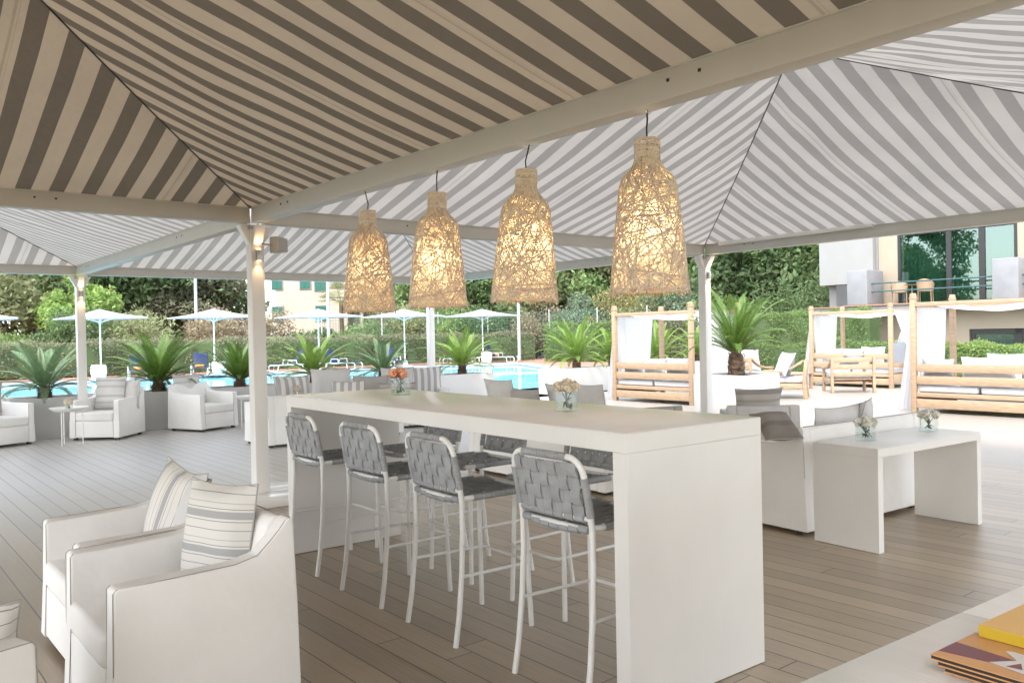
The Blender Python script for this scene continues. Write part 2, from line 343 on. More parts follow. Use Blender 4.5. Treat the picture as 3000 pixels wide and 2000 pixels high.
def thing(name, label, cat, loc=(0, 0, 0), rotz=0, group=None):
    o = bpy.data.objects.new(name, None); COL.objects.link(o); o.location = loc; o.rotation_euler = (0, 0, rotz); o.empty_display_size = .1
    return tag(o, label, cat, group)
def dup(root, loc, rotz=0, label=None, scale=None, name=None):
    r = root.copy(); COL.objects.link(r); r.location = loc; r.rotation_euler = (0, 0, rotz)
    if label: r['label'] = label
    if scale: r.scale = scale
    for ch in list(root.children):
        c = ch.copy(); COL.objects.link(c); c.parent = r
        for g2 in list(ch.children):
            d = g2.copy(); COL.objects.link(d); d.parent = c
    return r
def struct(name, mb, m, **k): return tag(mb.build(name, m, **k), kind='structure')

# ------------------------------------------------------------ ground, deck, pool
g = MB(); g.add([(-220, -60, -.6), (220, -60, -.6), (220, 300, -.6), (-220, 300, -.6)], [(0, 1, 2, 3)]); struct('ground', g, 'lawn', smooth=False)
P0 = Vector((-2.36, 7.74, 0))
def L2(a, b, z=0): return P0-U*a+V*b+UP*z      # pergola frame: a along -U, b along V
dk = MB(); WL = 7.05
dv = [(-9.2, -22), (60, -22), (60, 38), (-7.4, 38), (-7.4, 7.2), (-9.2, 7.2)]
dvw = [L2(a, b) for a, b in dv]; dk.add(dvw, [tuple(range(len(dv)))])
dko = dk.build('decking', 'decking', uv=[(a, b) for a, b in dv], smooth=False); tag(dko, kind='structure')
e = MB(); 
for i in range(len(dvw)):
    a, b = dvw[i], dvw[(i+1) % len(dvw)]; e.add([a, b, b-UP*.58, a-UP*.58], [(0, 1, 2, 3)])
struct('deck_edge', e, 'coping', smooth=False)
wt = MB(); wpts = [(-30, 0.3), (-.3, 23.8), (1.3, 25.2), (1.8, 36.9), (.5, 42.9), (-2.6, 42.6), (-9.45, 38.4), (-19.5, 31.7), (-40, 17)]
wt.add([(x, y, -.10) for x, y in wpts], [tuple(range(len(wpts)))]); struct('pool_water', wt, 'water', smooth=False)
led = MB(); led.bar((-3.2, 32.6, -.085), (1.7, 34.4, -.085), .35, .03); struct('pool_ledge', led, 'coping')
fe = [(1.8, 36.9), (.5, 42.9), (-2.6, 42.6), (-9.45, 38.4), (-19.5, 31.7), (-40, 17)]
te = MB(); outer = [(12, 30), (14, 62), (-4.4, 60), (-14, 52), (-30, 44), (-52, 30)]
for i in range(5): te.add([(*fe[i], 0), (*fe[i+1], 0), (*outer[i+1], 0), (*outer[i], 0)], [(0, 1, 2, 3)])
te.add([(1.3, 25.2, 0), (1.8, 36.9, 0), (12, 30, 0), (8, 26, 0)], [(0, 1, 2, 3)])
struct('poolside_terrace', te, 'terracotta', smooth=False)
cp = MB()
for i in range(5): cp.bar((*fe[i], -.03), (*fe[i+1], -.03), .42, .10)
cp.bar((1.3, 25.2, -.03), (1.8, 36.9, -.03), .35, .10); cp.bar((-30, 0.3, -.03), (-.3, 23.8, -.03), .35, .10)
struct('pool_coping', cp, 'coping')

# ------------------------------------------------------------ low white planter walls with soil
def planter_wall(name, a, b, label, h=.64, wdt=.8):
    a = Vector((*a, 0)); b = Vector((*b, 0)); d = (b-a); Ln = d.length; ang = atan2(d.y, d.x)
    t = thing(name, label, 'planter wall', a, ang, 'white planter walls along the pool')
    m_ = MB(); th = .07
    m_.box(0, 0, 0, Ln, th, h); m_.box(0, wdt-th, 0, Ln, wdt, h); m_.box(0, th, 0, th, wdt-th, h-.002); m_.box(Ln-th, th, 0, Ln, wdt-th, h-.002)
    m_.build('wall', 'wall_white', t, bevel=.006)
    s_ = MB(); s_.box(th, th, .3, Ln-th, wdt-th, h-.07); s_.build('soil', 'soil', t)
    return t
planter_wall('planter_wall', (-12.6, 8.75), (-.41, 18.85), 'long low white planter wall with cycads behind the three armchairs')
planter_wall('planter_wall', (.95, 20.30), (5.93, 24.35), 'sunny white planter wall beside the gap to the pool, behind the daybed', h=.62, wdt=.5)

# ------------------------------------------------------------ pergola frame
HB = 2.563; HT = 2.70; BA, BV = 7.04, 6.60
pg = thing('pergola', 'white painted timber pergola frame with square posts holding the striped canopies', 'pergola', P0, GA)
def post(a, b):
    m_ = MB(); m_.box(a-.062, b-.062, 0.0, a+.062, b+.062, HB-.02)
    for sx, sy in ((1, 0), (-1, 0), (0, 1), (0, -1)):   # flared corbels under the beams
        if sx:
            prof = [(a+sx*.06, HB-.20), (a+sx*.16, HB-.022), (a+sx*.06, HB-.022)]
            m_.prism(prof, 'y', b-.045, b+.045)
        else:
            prof = [(b+sy*.06, HB-.20), (b+sy*.16, HB-.022), (b+sy*.06, HB-.022)]
            m_.prism(prof, 'x', a-.045, a+.045)
    po = m_.build('post', 'white_paint', pg, bevel=.004)
    br = MB(); br.box(a-.075, b-.075, HB-.055, a+.075, b+.075, HB-.023); br.build('bracket', 'steel', po)
    return po
posts = [(2*BA, 0), (2*BA, BV), (2*BA, -BV), (0, 0), (0, BV), (-BA, 0), (-BA, BV), (BA, 0), (BA, BV), (0, -BV), (-BA, -BV), (BA, -BV)]
for a, b in posts: post(a, b)
def beam(a0, b0, a1, b1, bolts=()):
    m_ = MB(); x0, x1 = sorted((a0, a1)); y0, y1 = sorted((b0, b1)); hw = .058
    if x0 == x1: m_.box(x0-hw, y0+.062, HB, x0+hw, y1-.062, HT)
    else: m_.box(x0+.062, y0-hw, HB, x1-.062, y0+hw, HT)
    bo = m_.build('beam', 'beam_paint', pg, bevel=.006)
    tr = MB()
    if x0 == x1:
        for s_ in (-1, 1): tr.box(x0+s_*(hw+.001)-.008*(s_ < 0), y0+.07, HT-.004, x0+s_*(hw+.001)+.008*(s_ > 0), y1-.07, HT+.03)
    else:
        for s_ in (-1, 1): tr.box(x0+.07, y0+s_*(hw+.001)-.008*(s_ < 0), HT-.004, x1-.07, y0+s_*(hw+.001)+.008*(s_ > 0), HT+.03)
    tr.build('gutter_lip', 'beam_paint', bo)
    if bolts:
        bm_ = MB()
        for t in bolts:
            for s_ in (-1, 1):
                if x0 == x1: bm_.cbox((x0+s_*.060, y0+t, HB+.085), (.006, .014, .014))
                else: bm_.cbox((x0+t, y0+s_*.060, HB+.085), (.014, .006, .014))
        bm_.build('bolt', 'black', bo)
for b in (-BV, 0, BV):
    for a in (-BA, 0, BA): beam(a, b, a+BA, b, (.72, .86, 4.98, 5.16))
for a in (-BA, 0, BA, 2*BA):
    for b in (-BV, 0): beam(a, b, a, b+BV, (1.62, 1.75, 4.8, 4.95))
# rolled awning tube tied along the outer beam
rt_ = MB(); rt_.tube([(.35, BV-.11, HT-.01), (2.55, BV-.10, HT+.005)], .03, 10); rt_.build('awning_tube', 'white_metal', pg)

# canopies: four sagging striped panels, dark hip cords, grey apex cap
def canopy(a0, b0, label, m_, rise=1.16):
    cx, cy = a0+BA/2, b0+BV/2
    t = thing('striped_canopy', label, 'canopy', L2(cx, cy, HT), GA, 'striped fabric canopies over the terrace')
    hx, hy = BA/2-.055, BV/2-.055; nf, nl = 14, 20
    for s_, ax in ((1, 'x'), (-1, 'x'), (1, 'y'), (-1, 'y')):
        L_ = hx if ax == 'x' else hy; D = hy if ax == 'x' else hx
        vs, fs, uv = [], [], []
        for j in range(nf+1):
            f = j/nf
            for i in range(nl+1):
                w_ = -1+2*i/nl; x = w_*L_*(1-f); y = s_*D*(1-f)
                sag = .06*(1-w_*w_)**1.0*sin(pi*f)**.9 + .03*sin(pi*f)
                z = rise*f - sag + (.012*sin(i*1.9+j*.35+a0)+.008*sin(i*.7-j*.9+b0))*sin(pi*f)*(1-w_*w_)
                p = (x, y, z) if ax == 'x' else (y, x, z)
                vs.append(p); uv.append((x+L_+.03, f*D))
        for j in range(nf):
            for i in range(nl):
                q = j*(nl+1)+i; fs.append((q, q+1, q+nl+2, q+nl+1) if (s_ < 0) == (ax == 'x') else (q, q+nl+1, q+nl+2, q+1))
        b_ = MB(); b_.v = vs; b_.f = fs; b_.build('panel', m_, t, uv=uv, ang=80)
    for sx in (-1, 1):
        for sy in (-1, 1):
            hc = MB(); pts = [(sx*hx*(1-f), sy*hy*(1-f), rise*f-.03*sin(pi*f)-.006) for f in [k/12*.985 for k in range(13)]]
            hc.tube(pts, .0055, 5); hc.build('hip_cord', 'dark_plastic', t)
    c = MB(); c.lathe([(.16, -.035), (.15, -.05), (.10, -.075), (.03, -.09)], 12, (0, 0, rise)); c.build('apex_cap', 'slip_grey', t, jitter=.01)
    return t
canopy(0, -BV, 'brown striped canopy overhead, shade painted in, on the near side of the beam with lamps', 'canopy_shaded')
canopy(0, 0, 'grey striped canopy beyond the long lamp beam, over the console and white sofa', 'canopy_grey')
canopy(-BA, 0, 'grey striped canopy over the far lounge, held by the thin post before the pool', 'canopy_grey')
canopy(-BA, -BV, 'grey striped canopy above the armchairs along the planter wall', 'canopy_grey')


canopy(BA, -BV, 'added pale striped canopy shading the counter, out of view behind the beams', 'canopy_pale')  # unseen canopies added to keep the sun off the counter
canopy(BA, 0, 'added pale striped canopy shading the side of the counter, out of view', 'canopy_pale')

# wall lamps on posts (up and down light)
wl0 = None
WLL = ['slim wall lamp glowing on the thick post beside the bar stools', 'slim wall lamp glowing on the post behind the cycad planter box',
       'slim wall lamp glowing on the post behind the round side table']
for (a, b), lab in zip([(0, 0), (0, BV), (-BA, 0)], WLL):
    p = L2(a+.063, b, 2.27)
    if wl0 is None:
        wl0 = thing('wall_lamp', lab, 'wall lamp', p, GA, 'lamps on the pergola posts')
        q = MB(); q.box(0, -.02, -.05, .045, .02, .05); q.build('housing', 'steel', wl0, bevel=.004)
        q = MB(); q.cbox((.024, 0, .0515), (.03, .03, .003)); q.cbox((.024, 0, -.0515), (.03, .03, .003)); q.build('lens', 'lens', wl0)
        r_ = wl0
    else: r_ = dup(wl0, p, GA, lab)
    for s_ in (1, -1):
        ld = bpy.data.lights.new('lamp_glow', 'SPOT'); ld.energy = .35; ld.color = (1, .62, .30); ld.spot_size = radians(95); ld.spot_blend = .8; ld.shadow_soft_size = .02
        lo = bpy.data.objects.new('lamp_glow', ld); COL.objects.link(lo); lo.parent = r_; lo.location = (.032, 0, s_*.06); lo.rotation_euler = (0 if s_ < 0 else pi, 0, 0)
# speaker
sp_ = thing('loudspeaker', 'small grey box loudspeaker clamped to the thick post below the beams', 'loudspeaker', L2(.055, .10, 2.37), GA+.5); sp_.scale = (.85, .85, .85)
q = MB(); q.prism([(0, -.09), (.17, -.075), (.17, .075), (0, .09)], 'x', .02, .14); q.build('cabinet', 'speaker_grey', sp_, bevel=.012)
q = MB(); q.cbox((.08, .173, 0), (.10, .004, .13)); q.build('grille', 'speaker_grey', sp_)
q = MB(); q.tube([(-.02, -.08, 0), (.04, -.03, 0), (.06, .01, 0)], .01, 8); q.build('bracket', 'steel', sp_)
# timber plinth round the thick post
pl_ = MB(); pl_.box(-.40, -.42, .002, -.064, .42, .085); pl_.box(.064, -.42, .002, .40, .42, .085); pl_.box(-.0635, -.42, .002, .0635, -.064, .084); pl_.box(-.0635, .064, .002, .0635, .42, .084)
o = pl_.build('post_plinth', 'wood_top', bevel=.006, loc=P0, rotz=GA); tag(o, 'low cream timber plinth around the foot of the thick post', 'plinth')

# ------------------------------------------------------------ pendant lamps
def shade_r(h):   # h measured down from the top
    k = [(0, .056), (.03, .060), (.105, .058), (.136, .072), (.178, .116), (.225, .134), (.424, .157), (.733, .187)]
    for (a, ra), (b, rb) in zip(k, k[1:]):
        if h <= b: return ra+(rb-ra)*(h-a)/(b-a)
    return .187
def make_pendant():
    t = thing('pendant_lamp', '', 'pendant lamp', (0, 0, 0), 0, 'woven pendant lamps over the bar table')
    rnd = random.Random(3); Hh = .733
    def strand(b_, h0, th0, slope, ln, r=.0023, off=.0):
        n_ = max(5, int(ln/.022)); pts = []; h, th = h0, th0
        for k in range(n_+1):
            rr = shade_r(max(0, min(Hh, h)))+off
            pts.append((rr*cos(th), rr*sin(th), -h)); st = ln/n_
            h += st*sin(slope); th += st*cos(slope)/max(rr, .05); slope += rnd.uniform(-.06, .06)
            if h < .1 or h > Hh: slope = -slope; h = max(.1, min(Hh, h))
        b_.tube(pts, r, 4, cap=False)
    b1 = MB()
    for k in range(540):
        h0 = .1+(Hh-.1)*rnd.random()**.85
        strand(b1, h0, rnd.uniform(0, 2*pi), rnd.uniform(-pi, pi), rnd.uniform(.22, .5), rnd.uniform(.0022, .0033), rnd.uniform(-.002, .004))
    b2 = MB()
    for k in range(230):
        h0 = rnd.uniform(0, .12); pts = []; th = rnd.uniform(0, 2*pi); sl = rnd.choice([0, 0, 1.2, -1.2])+rnd.uniform(-.3, .3); h = h0
        for j in range(9):
            rr = shade_r(h)+rnd.uniform(0, .003); pts.append((rr*cos(th), rr*sin(th), -h)); h = min(.14, max(0, h+.012*sin(sl))); th += .012*cos(sl)/.058*1.6
        b2.tube(pts, .0024, 4, cap=False)
    for k in range(5): b2.tube([(shade_r(.002)*cos(a), shade_r(.002)*sin(a), -.002-.003*k) for a in [2*pi*j/28 for j in range(28)]], .003, 4, closed=True)
    b2.build('neck', 'rope_neck', t, ang=180)
    b3 = MB(); hs_ = [.11, .136, .178, .225, .3, .424, .55, .65, .728]
    b3.lathe([(shade_r(h)-.006, -h) for h in hs_], 36); 
    b3.f = [f for f in b3.f if len(f) == 4]
    b3.build('liner', 'liner', t, uv=[(0, 0)]*len(b3.v))
    b4 = MB(); b4.lathe([(.002, -.47), (.028, -.455), (.034, -.425), (.026, -.39), (.014, -.36), (.014, -.34)], 14); b4.build('bulb', 'bulb', t)
    b5 = MB(); b5.lathe([(.018, -.36), (.02, -.33), (.012, -.29), (.003, -.28)], 12); b5.tube([(0, 0, -.28), (.004, .002, -.1), (.0, 0, .0), (.006, 0, .05), (-.006, .003, .10), (-.014, 0, .143)], .0042, 6)
    b5.build('cord', 'black', t)
    b6 = MB(); b6.tube([(-.014, 0, .143), (-.010, 0, .168), (.008, 0, .165), (.006, 0, .135), (-.004, 0, .128)], .0035, 6); b6.build('hook', 'steel', t)
    b7 = b1; rnd2 = random.Random(9)
    for k in range(90):
        a = rnd2.uniform(0, 2*pi); r_ = .188; l_ = rnd2.uniform(.008, .02); da = rnd2.uniform(-.08, .08)
        b7.tube([(r_*cos(a), r_*sin(a), -.725), ((r_+.003)*cos(a+da), (r_+.003)*sin(a+da), -.733-l_), (r_*cos(a+2*da), r_*sin(a+2*da), -.728)], .002, 4, cap=False)
    b1.build('shade', 'rope', t, ang=180)
    return t
pend = make_pendant()
PL = ['woven rope pendant lamp hung farthest along the beam, next to the thick post', 'woven rope pendant lamp, second from the thick post, above the vase of peach flowers',
      'woven rope pendant lamp, third from the thick post, tilted a little to one side', 'largest looking woven rope pendant lamp, fourth and last along the beam from the thick post']
for i, (t_, lab) in enumerate(zip((2.096, 3.0, 3.896, 4.795), PL)):
    loc = L2(t_, 0, 2.42); rz = (0.3, 1.9, 3.1, 4.4)[i]
    r_ = pend if i == 0 else dup(pend, loc, rz, lab)
    r_.location = loc; r_.rotation_euler = ((.0, .01, .0, .0)[i], (.0, -.01, -.035, .0)[i], rz); r_['label'] = lab
    ld = bpy.data.lights.new('lamp_glow', 'POINT'); ld.energy = .85; ld.color = (1, .86, .66); ld.shadow_soft_size = .04
    lo = bpy.data.objects.new('lamp_glow', ld); COL.objects.link(lo); lo.parent = r_; lo.location = (0, 0, -.44)

# ------------------------------------------------------------ bar table and console
TA = Vector((.435, 3.231, 0)); tu = Vector((cos(2.2294), sin(2.2294), 0)); tv = Vector((tu.y, -tu.x, 0))
def slab_table(name, label, loc, rz, L_, W_, H_, th, topm, cat):
    t = thing(name, label, cat, loc, rz)
    q = MB(); q.box(0, 0, H_-th, L_, W_, H_-.004); q.build('top_slab', 'white_paint', t, bevel=.0008, seg=1)
    q = MB(); q.box(.002, .002, H_-.0035, L_-.002, W_-.002, H_); q.build('table_surface', topm, t, bevel=.001)
    for x0 in (0, L_-th):
        q = MB(); q.box(x0, .001, 0.003, x0+th, W_-.001, H_-th-.001); q.build('end_panel', 'white_paint', t, bevel=.0008, seg=1)
    return t
# local x along tu, local y must be to the left of x -> use -tv, so origin at the far-side corner
slab_table('bar_table', 'long white high bar table with slab ends under the woven lamps', TA+tv*.855, atan2(tu.y, tu.x), 3.309, .855, 1.105, .078, 'wood_top', 'bar table')
cdir = .611; CA = Vector((2.39, 5.486, 0))
slab_table('console_table', 'low white waterfall console table standing against the back of the white sofa', CA, cdir, 1.364, .492, .695, .058, 'white_paint', 'console table')

# ------------------------------------------------------------ bar stools
def strap_patch(b_, fn, nu, nv, Wd, Hd, gap=.0085, amp=.0055):
    """woven straps; fn(u,v,off)->point, u in [-Wd/2,Wd/2], v in [0,Hd]"""
    pu, pv = Wd/nu, Hd/nv
    def strip(c, width, along_u, idx, n_, pitch, total, start):
        K = n_*4; vs = []
        for k in range(K+1):
            s = start+total*k/K; off = amp*cos(pi*(s-start)/pitch-pi/2+pi*idx)
            for e in (-1, 1):
                w2 = e*width/2
                for o_ in (0, .0022):
                    u_, v_ = (s, c+w2) if along_u else (c+w2, s)
                    vs.append(fn(u_, v_, off+o_))
        fs = []
        for k in range(K):
            a = k*4; fs += [(a, a+4, a+6, a+2), (a+1, a+3, a+7, a+5), (a, a+1, a+5, a+4), (a+2, a+6, a+7, a+3)]
        b_.add(vs, fs)
    for j in range(nv): strip(pv*(j+.5), pv-gap, True, j, nu, pu, Wd, -Wd/2)
    for i in range(nu): strip(-Wd/2+pu*(i+.5), pu-gap, False, i+1, nv, pv, Hd, 0)
def make_stool():
    t = thing('bar_stool', '', 'bar stool', (0, 0, 0), 0, 'woven strap bar stools around the high table')
    R_ = .0135
    def backy(z): return -.205-.11*max(0, (z-.70))**1.15*2.1
    for sx in (-1, 1):
        q = MB(); q.tube([(sx*.232, -.262, 0), (sx*.229, -.236, .15), (sx*.226, -.215, .35), (sx*.223, -.204, .55), (sx*.222, -.205, .70)], R_, 10); q.build('rear_leg', 'white_metal', t, ang=60)
        q = MB(); q.tube([(sx*.225, .205, 0), (sx*.215, .196, .3), (sx*.205, .185, .695)], R_, 10); q.build('front_leg', 'white_metal', t, ang=60)
    pts = [(-.222, backy(z), z) for z in (.70, .78, .86, .92)]
    zt = .995; rc = .075
    for k in range(7):
        a = pi-pi/2*k/6; z = zt-rc+rc*sin(a); pts.append((-.222+rc+rc*cos(a), backy(z), z))
    for k in range(7):
        a = pi/2-pi/2*k/6; z = zt-rc+rc*sin(a); pts.append((.222-rc+rc*cos(a), backy(z), z))
    pts += [(.222, backy(z), z) for z in (.92, .86, .78, .70)]
    q = MB(); q.tube(pts, R_, 10); q.tube([(-.222, backy(.745), .745), (-.1, backy(.745)-.018, .745), (.1, backy(.745)-.018, .745), (.222, backy(.745), .745)], R_*.85, 8)
    q.build('back_frame', 'white_metal', t, ang=60)
    # seat frame: rounded rectangle, slightly dished
    def rrect(hw, y0, y1, r, z):
        o_ = []
        for cx, cy, a0 in ((hw-r, y1-r, 0), (-hw+r, y1-r, 90), (-hw+r, y0+r, 180), (hw-r, y0+r, 270)):
            for k in range(5): a = radians(a0+22.5*k); x = cx+r*cos(a); o_.append((x, cy+r*sin(a), z-.02*(1-(x/hw)**2)*(1 if cy < 0 else .6)))
        return o_
    q = MB(); q.tube(rrect(.222, -.205, .225, .05, .705), R_, 8, closed=True); q.build('seat_frame', 'white_metal', t, ang=60)
    q = MB(); q.tube([(-.226, -.214, .33), (-.215, .20, .325), (-.205, .222, .322), (-.17, .232, .32), (.17, .232, .32), (.205, .222, .322), (.215, .20, .325), (.226, -.214, .33)], .0085, 8)
    q.build('foot_rail', 'white_metal', t, ang=60)
    # woven back: back tubes wrapped
    q = MB(); z0, z1 = .745, .985
    def fb(u_, v_, o_):
        z = z0+v_; bow = -.020*(1-(u_/.222)**2); return (u_, backy(z)+bow-R_*.4-o_, z)
    strap_patch(q, fb, 7, 4, .40, z1-z0-.01)
    # sleeves on the tubes
    def sleeve(c, d, ln): c = Vector(c); d = Vector(d).normalized(); q.tube([c-d*ln/2, c+d*ln/2], R_+.0035, 10)
    for j in range(4):
        z = z0+.008+(z1-z0-.075)*(j+.5)/4
        for sx in (-1, 1): sleeve((sx*.222, backy(z), z), (0, backy(z+.01)-backy(z), .01), .040)
    for i in range(7):
        x = -.20+.40*(i+.5)/7
        if abs(x) < .155: sleeve((x, backy(zt), zt), (1, 0, 0), .051)
        bow = -.018*(1-(x/.222)**2); sleeve((x, backy(.745)+bow, .745), (1, 0, 0), .051)
    q.build('woven_back', 'strap', t, ang=50)
    q = MB()
    def fsx(u_, v_, o_):
        y = -.205+v_; return (u_, y, .713-.022*(1-(u_/.222)**2)-.006*sin(pi*v_/.43)+o_)
    strap_patch(q, fsx, 7, 7, .42, .43)
    for i in range(7):
        x = -.21+.42*(i+.5)/7
        if abs(x) > .19: continue
        for y, zz in ((-.205, .705-.02*(1-(x/.222)**2)), (.225, .705-.012*(1-(x/.222)**2))):
            q.tube([(x-.028, y, zz), (x+.028, y, zz)], R_+.0035, 10)
    for j in range(7):
        y = -.205+.43*(j+.5)/7
        if y < -.17 or y > .19: continue
        for sx in (-1, 1): q.tube([(sx*.222, y-.028, .705), (sx*.222, y+.028, .705)], R_+.0035, 10)
    q.build('woven_seat', 'strap', t, ang=50)
    return t
stool = make_stool(); A_ = atan2(tv.y, tv.x)-pi/2     # local +y -> tv
near = [((-1.40, 5.435), 'bar stool tucked beside the thick post, farthest of the four with their backs to view', 0.0),
        ((-.90, 4.785), 'bar stool between the post-side stool and the middle, back to view, empty', .02),
        ((-.435, 4.185), 'bar stool with its back to view, second along from the big white end panel', -.02),
        ((.125, 3.51), 'bar stool nearest the big white end panel, back to view, partly under the table', .01)]
for i, (p, lab, dr) in enumerate(near):
    loc = Vector((*p, 0))+tv*.262
    if i == 0: r_ = stool; r_.location = loc; r_.rotation_euler = (0, 0, A_+dr); r_['label'] = lab
    else: r_ = dup(stool, loc, A_+dr, lab)
far = [(1.22, 'stool on the far side of the table, closest to the big end panel'),
       (2.07, 'middle one of the three stools on the far side of the table'), (2.80, 'bar stool on the far side of the table, closest to the far end panel')]
for s_, lab in far: dup(stool, TA+tu*s_+tv*(1.0-.262), A_+pi, lab)

# ------------------------------------------------------------ cushions
def pillow_mesh(name, W_, H_, T_, m_, seed=0, n_=14, uvrot=False, slump=.0):
    rnd = random.Random(seed); ph = [rnd.uniform(0, 6) for _ in range(4)]
    vs, uv, fs = [], [], []
    for side in (1, -1):
        for j in range(n_+1):
            for i in range(n_+1):
                u = -1+2*i/n_; v = -1+2*j/n_
                th = T_/2*max(0, (1-abs(u)**2.6)*(1-abs(v)**2.6))**.55
                x = W_/2*u*(1-.085*(1-v*v)); y = H_/2*v*(1-.085*(1-u*u))
                z = side*th+.012*sin(2.1*u+ph[0])*sin(2.6*v+ph[1])+.006*sin(5*u+ph[2])*(1-v*v)+slump*u*u
                vs.append((x, z, y)); uv.append((y+H_/2+3, x) if not uvrot else (x+W_/2+3, y))
    N = (n_+1)**2
    for s_ in (0, 1):
        for j in range(n_):
            for i in range(n_):
                a = s_*N+j*(n_+1)+i; q = (a, a+1, a+n_+2, a+n_+1); fs.append(q[::-1] if s_ else q)
    b_ = MB(); b_.v = vs; b_.f = fs
    return b_, uv, ph
def pillow(label, loc, rz, tilt, W_=.48, H_=.48, T_=.16, m_='pillow_stripe', seed=0, pip='piping', uvrot=False, roll=0, name='cushion', group=None):
    """upright cushion: stands on its lower edge at loc; faces local y; tilt leans the top to -y"""
    t = thing(name, label, 'cushion', loc, rz, group)
    b_, uv, ph = pillow_mesh(name, W_, H_, T_, m_, seed, uvrot=uvrot)
    R = Matrix.Rotation(tilt, 3, 'X')@Matrix.Rotation(roll, 3, 'Y'); lift = H_/2
    b_.v = [tuple(R@Vector(v)+Vector((0, 0, lift))) for v in b_.v]
    b_.build('cover', m_, t, uv=uv, ang=120)
    pb = MB(); n_ = 14; pts = []
    def P(u, v):
        x = W_/2*u*(1-.085*(1-v*v)); y = H_/2*v*(1-.085*(1-u*u)); z = .012*sin(2.1*u+ph[0])*sin(2.6*v+ph[1])+.006*sin(5*u+ph[2])*(1-v*v)
        return R@Vector((x, z, y))+Vector((0, 0, lift))
    for k in range(n_): pts.append(P(-1+2*k/n_, -1))
    for k in range(n_): pts.append(P(1, -1+2*k/n_))
    for k in range(n_): pts.append(P(1-2*k/n_, 1))
    for k in range(n_): pts.append(P(-1, 1-2*k/n_))
    pb.tube(pts, .0035, 5, closed=True); pb.build('piping', pip, t, ang=180)
    return t

# ------------------------------------------------------------ slipcovered armchairs and sofas (front faces local -y)
def slip_seat(name, label, cat, loc, rz, W_=.78, D=.80, ha=.61, hb=.77, m_='slip_white', pm='piping', group=None, hs=.42):
    t = thing(name, label, cat, loc, rz, group); th = .095; f, bk = -D/2, D/2
    prof = [(f-.012, .035), (f, .30), (f+.004, ha-.012), (f+.016, ha)]
    for k in range(1, 8): prof.append((f+.02+(bk-f-.20)*k/8, ha+.012*k/8))
    prof += [(bk-.15, ha+.03), (bk-.10, ha+.075), (bk-.055, hb-.04), (bk-.03, hb-.008), (bk-.012, hb), (bk+.002, hb-.02), (bk+.016, .42), (bk+.028, .035)]
    for sx in (-1, 1):
        x0, x1 = sorted((sx*W_/2, sx*(W_/2-th)))
        q = MB(); q.prism(prof, 'x', x0, x1); a = q.build('arm', m_, t, bevel=.013, seg=3, ang=60, jitter=.0025)
        pb = MB(); ed = [(sx*(W_/2+.001), y, z) for y, z in prof[:-1]]
        pb.tube([(sx*(W_/2-.004), y, z) for y, z in prof[1:-1]], .0019, 5); pb.tube([(sx*(W_/2-th+.004), y, z) for y, z in prof[0:4]], .0018, 5)
        pb.build('piping', pm, a, ang=180)
    n_ = 10; q = MB()
    prof2 = [(bk-.13, .05), (bk-.11, ha), (bk-.075, hb-.03), (bk-.05, hb-.004), (bk-.02, hb-.003), (bk+.000, hb-.03), (bk+.014, .42), (bk+.025, .035)]
    q.prism(prof2, 'x', -W_/2+th+.001, W_/2-th-.001); bo = q.build('backrest', m_, t, bevel=.012, seg=3, ang=60, jitter=.003)
    pb = MB(); pb.tube([(-W_/2+.02, bk-.004, hb-.002), (0, bk-.002, hb-.006), (W_/2-.02, bk-.004, hb-.002)], .0032, 5); pb.build('piping', pm, bo, ang=180)
    q = MB(); q.box(-W_/2+th+.003, f-.004, .04, W_/2-th-.003, bk-.14, hs-.13); q.build('skirt', m_, t, bevel=.012, seg=2, jitter=.004)
    q = MB(); q.box(-W_/2+th+.005, f-.014, hs-.128, W_/2-th-.005, bk-.135, hs); so = q.build('seat_cushion', m_, t, bevel=.030, seg=4, ang=70, jitter=.004)
    for sx in (-1, 1):
        for y in (f+.05, bk-.05):
            pass
    q = MB()
    for sx in (-1, 1):
        for y in (f+.06, bk-.06): q.cbox((sx*(W_/2-.06), y, .02), (.05, .05, .036))
    q.build('feet', 'black', t)
    return t
FV = lambda d: atan2(d[1], d[0])+pi/2
rzV = FV((-V.x, -V.y))      # facing -V
def seat_at(front_corner, rz, W_, D, side=1): pass
c1 = Vector((-1.46, 2.99, 0))+U*.37+V*.345
slip_seat('armchair', 'white slipcovered armchair closest to view, with one striped cushion standing on it', 'armchair', c1, rzV, D=.69, group='white slipcovered armchairs')
c2 = c1+U*.80+V*.05
slip_seat('armchair', 'white slipcovered armchair side by side with the closest one, holding two cushions', 'armchair', c2, rzV, D=.69, group='white slipcovered armchairs')
d3 = Vector((-.85, .53, 0)); f3 = Vector((.53, .85, 0)).normalized()
c3 = Vector((-1.44, 2.50, 0))+d3.normalized()*.39-f3*.40
slip_seat('armchair', 'white slipcovered armchair cut off by the lower corner of the photo, facing the pair', 'armchair', c3, FV(f3), group='white slipcovered armchairs')
pillow('grey and white striped cushion upright in the closest white armchair', c1+V*.17-U*.03+UP*.415, rzV+.34, -.14, .42, .48, .17, 'pillow_stripe', 3)
pillow('striped cushion leaning forward on the second white armchair, its bands running up and down', c2+V*.16-U*.10+UP*.415, rzV+.30, -.25, .40, .46, .15, 'pillow_stripe', 5, uvrot=True, roll=.22)
pillow('plain beige cushion tucked behind the striped one in the second white armchair', c2+V*.19-U*.14+UP*.415, rzV+.2, -.12, .40, .44, .14, 'slip_pale', 8)
pillow('striped cushion at the lower corner of the photo, on the cut-off armchair', Vector((-1.70, 2.52, .36)), FV(f3)+1.2, -.10, .34, .34, .15, 'pillow_stripe', 11)

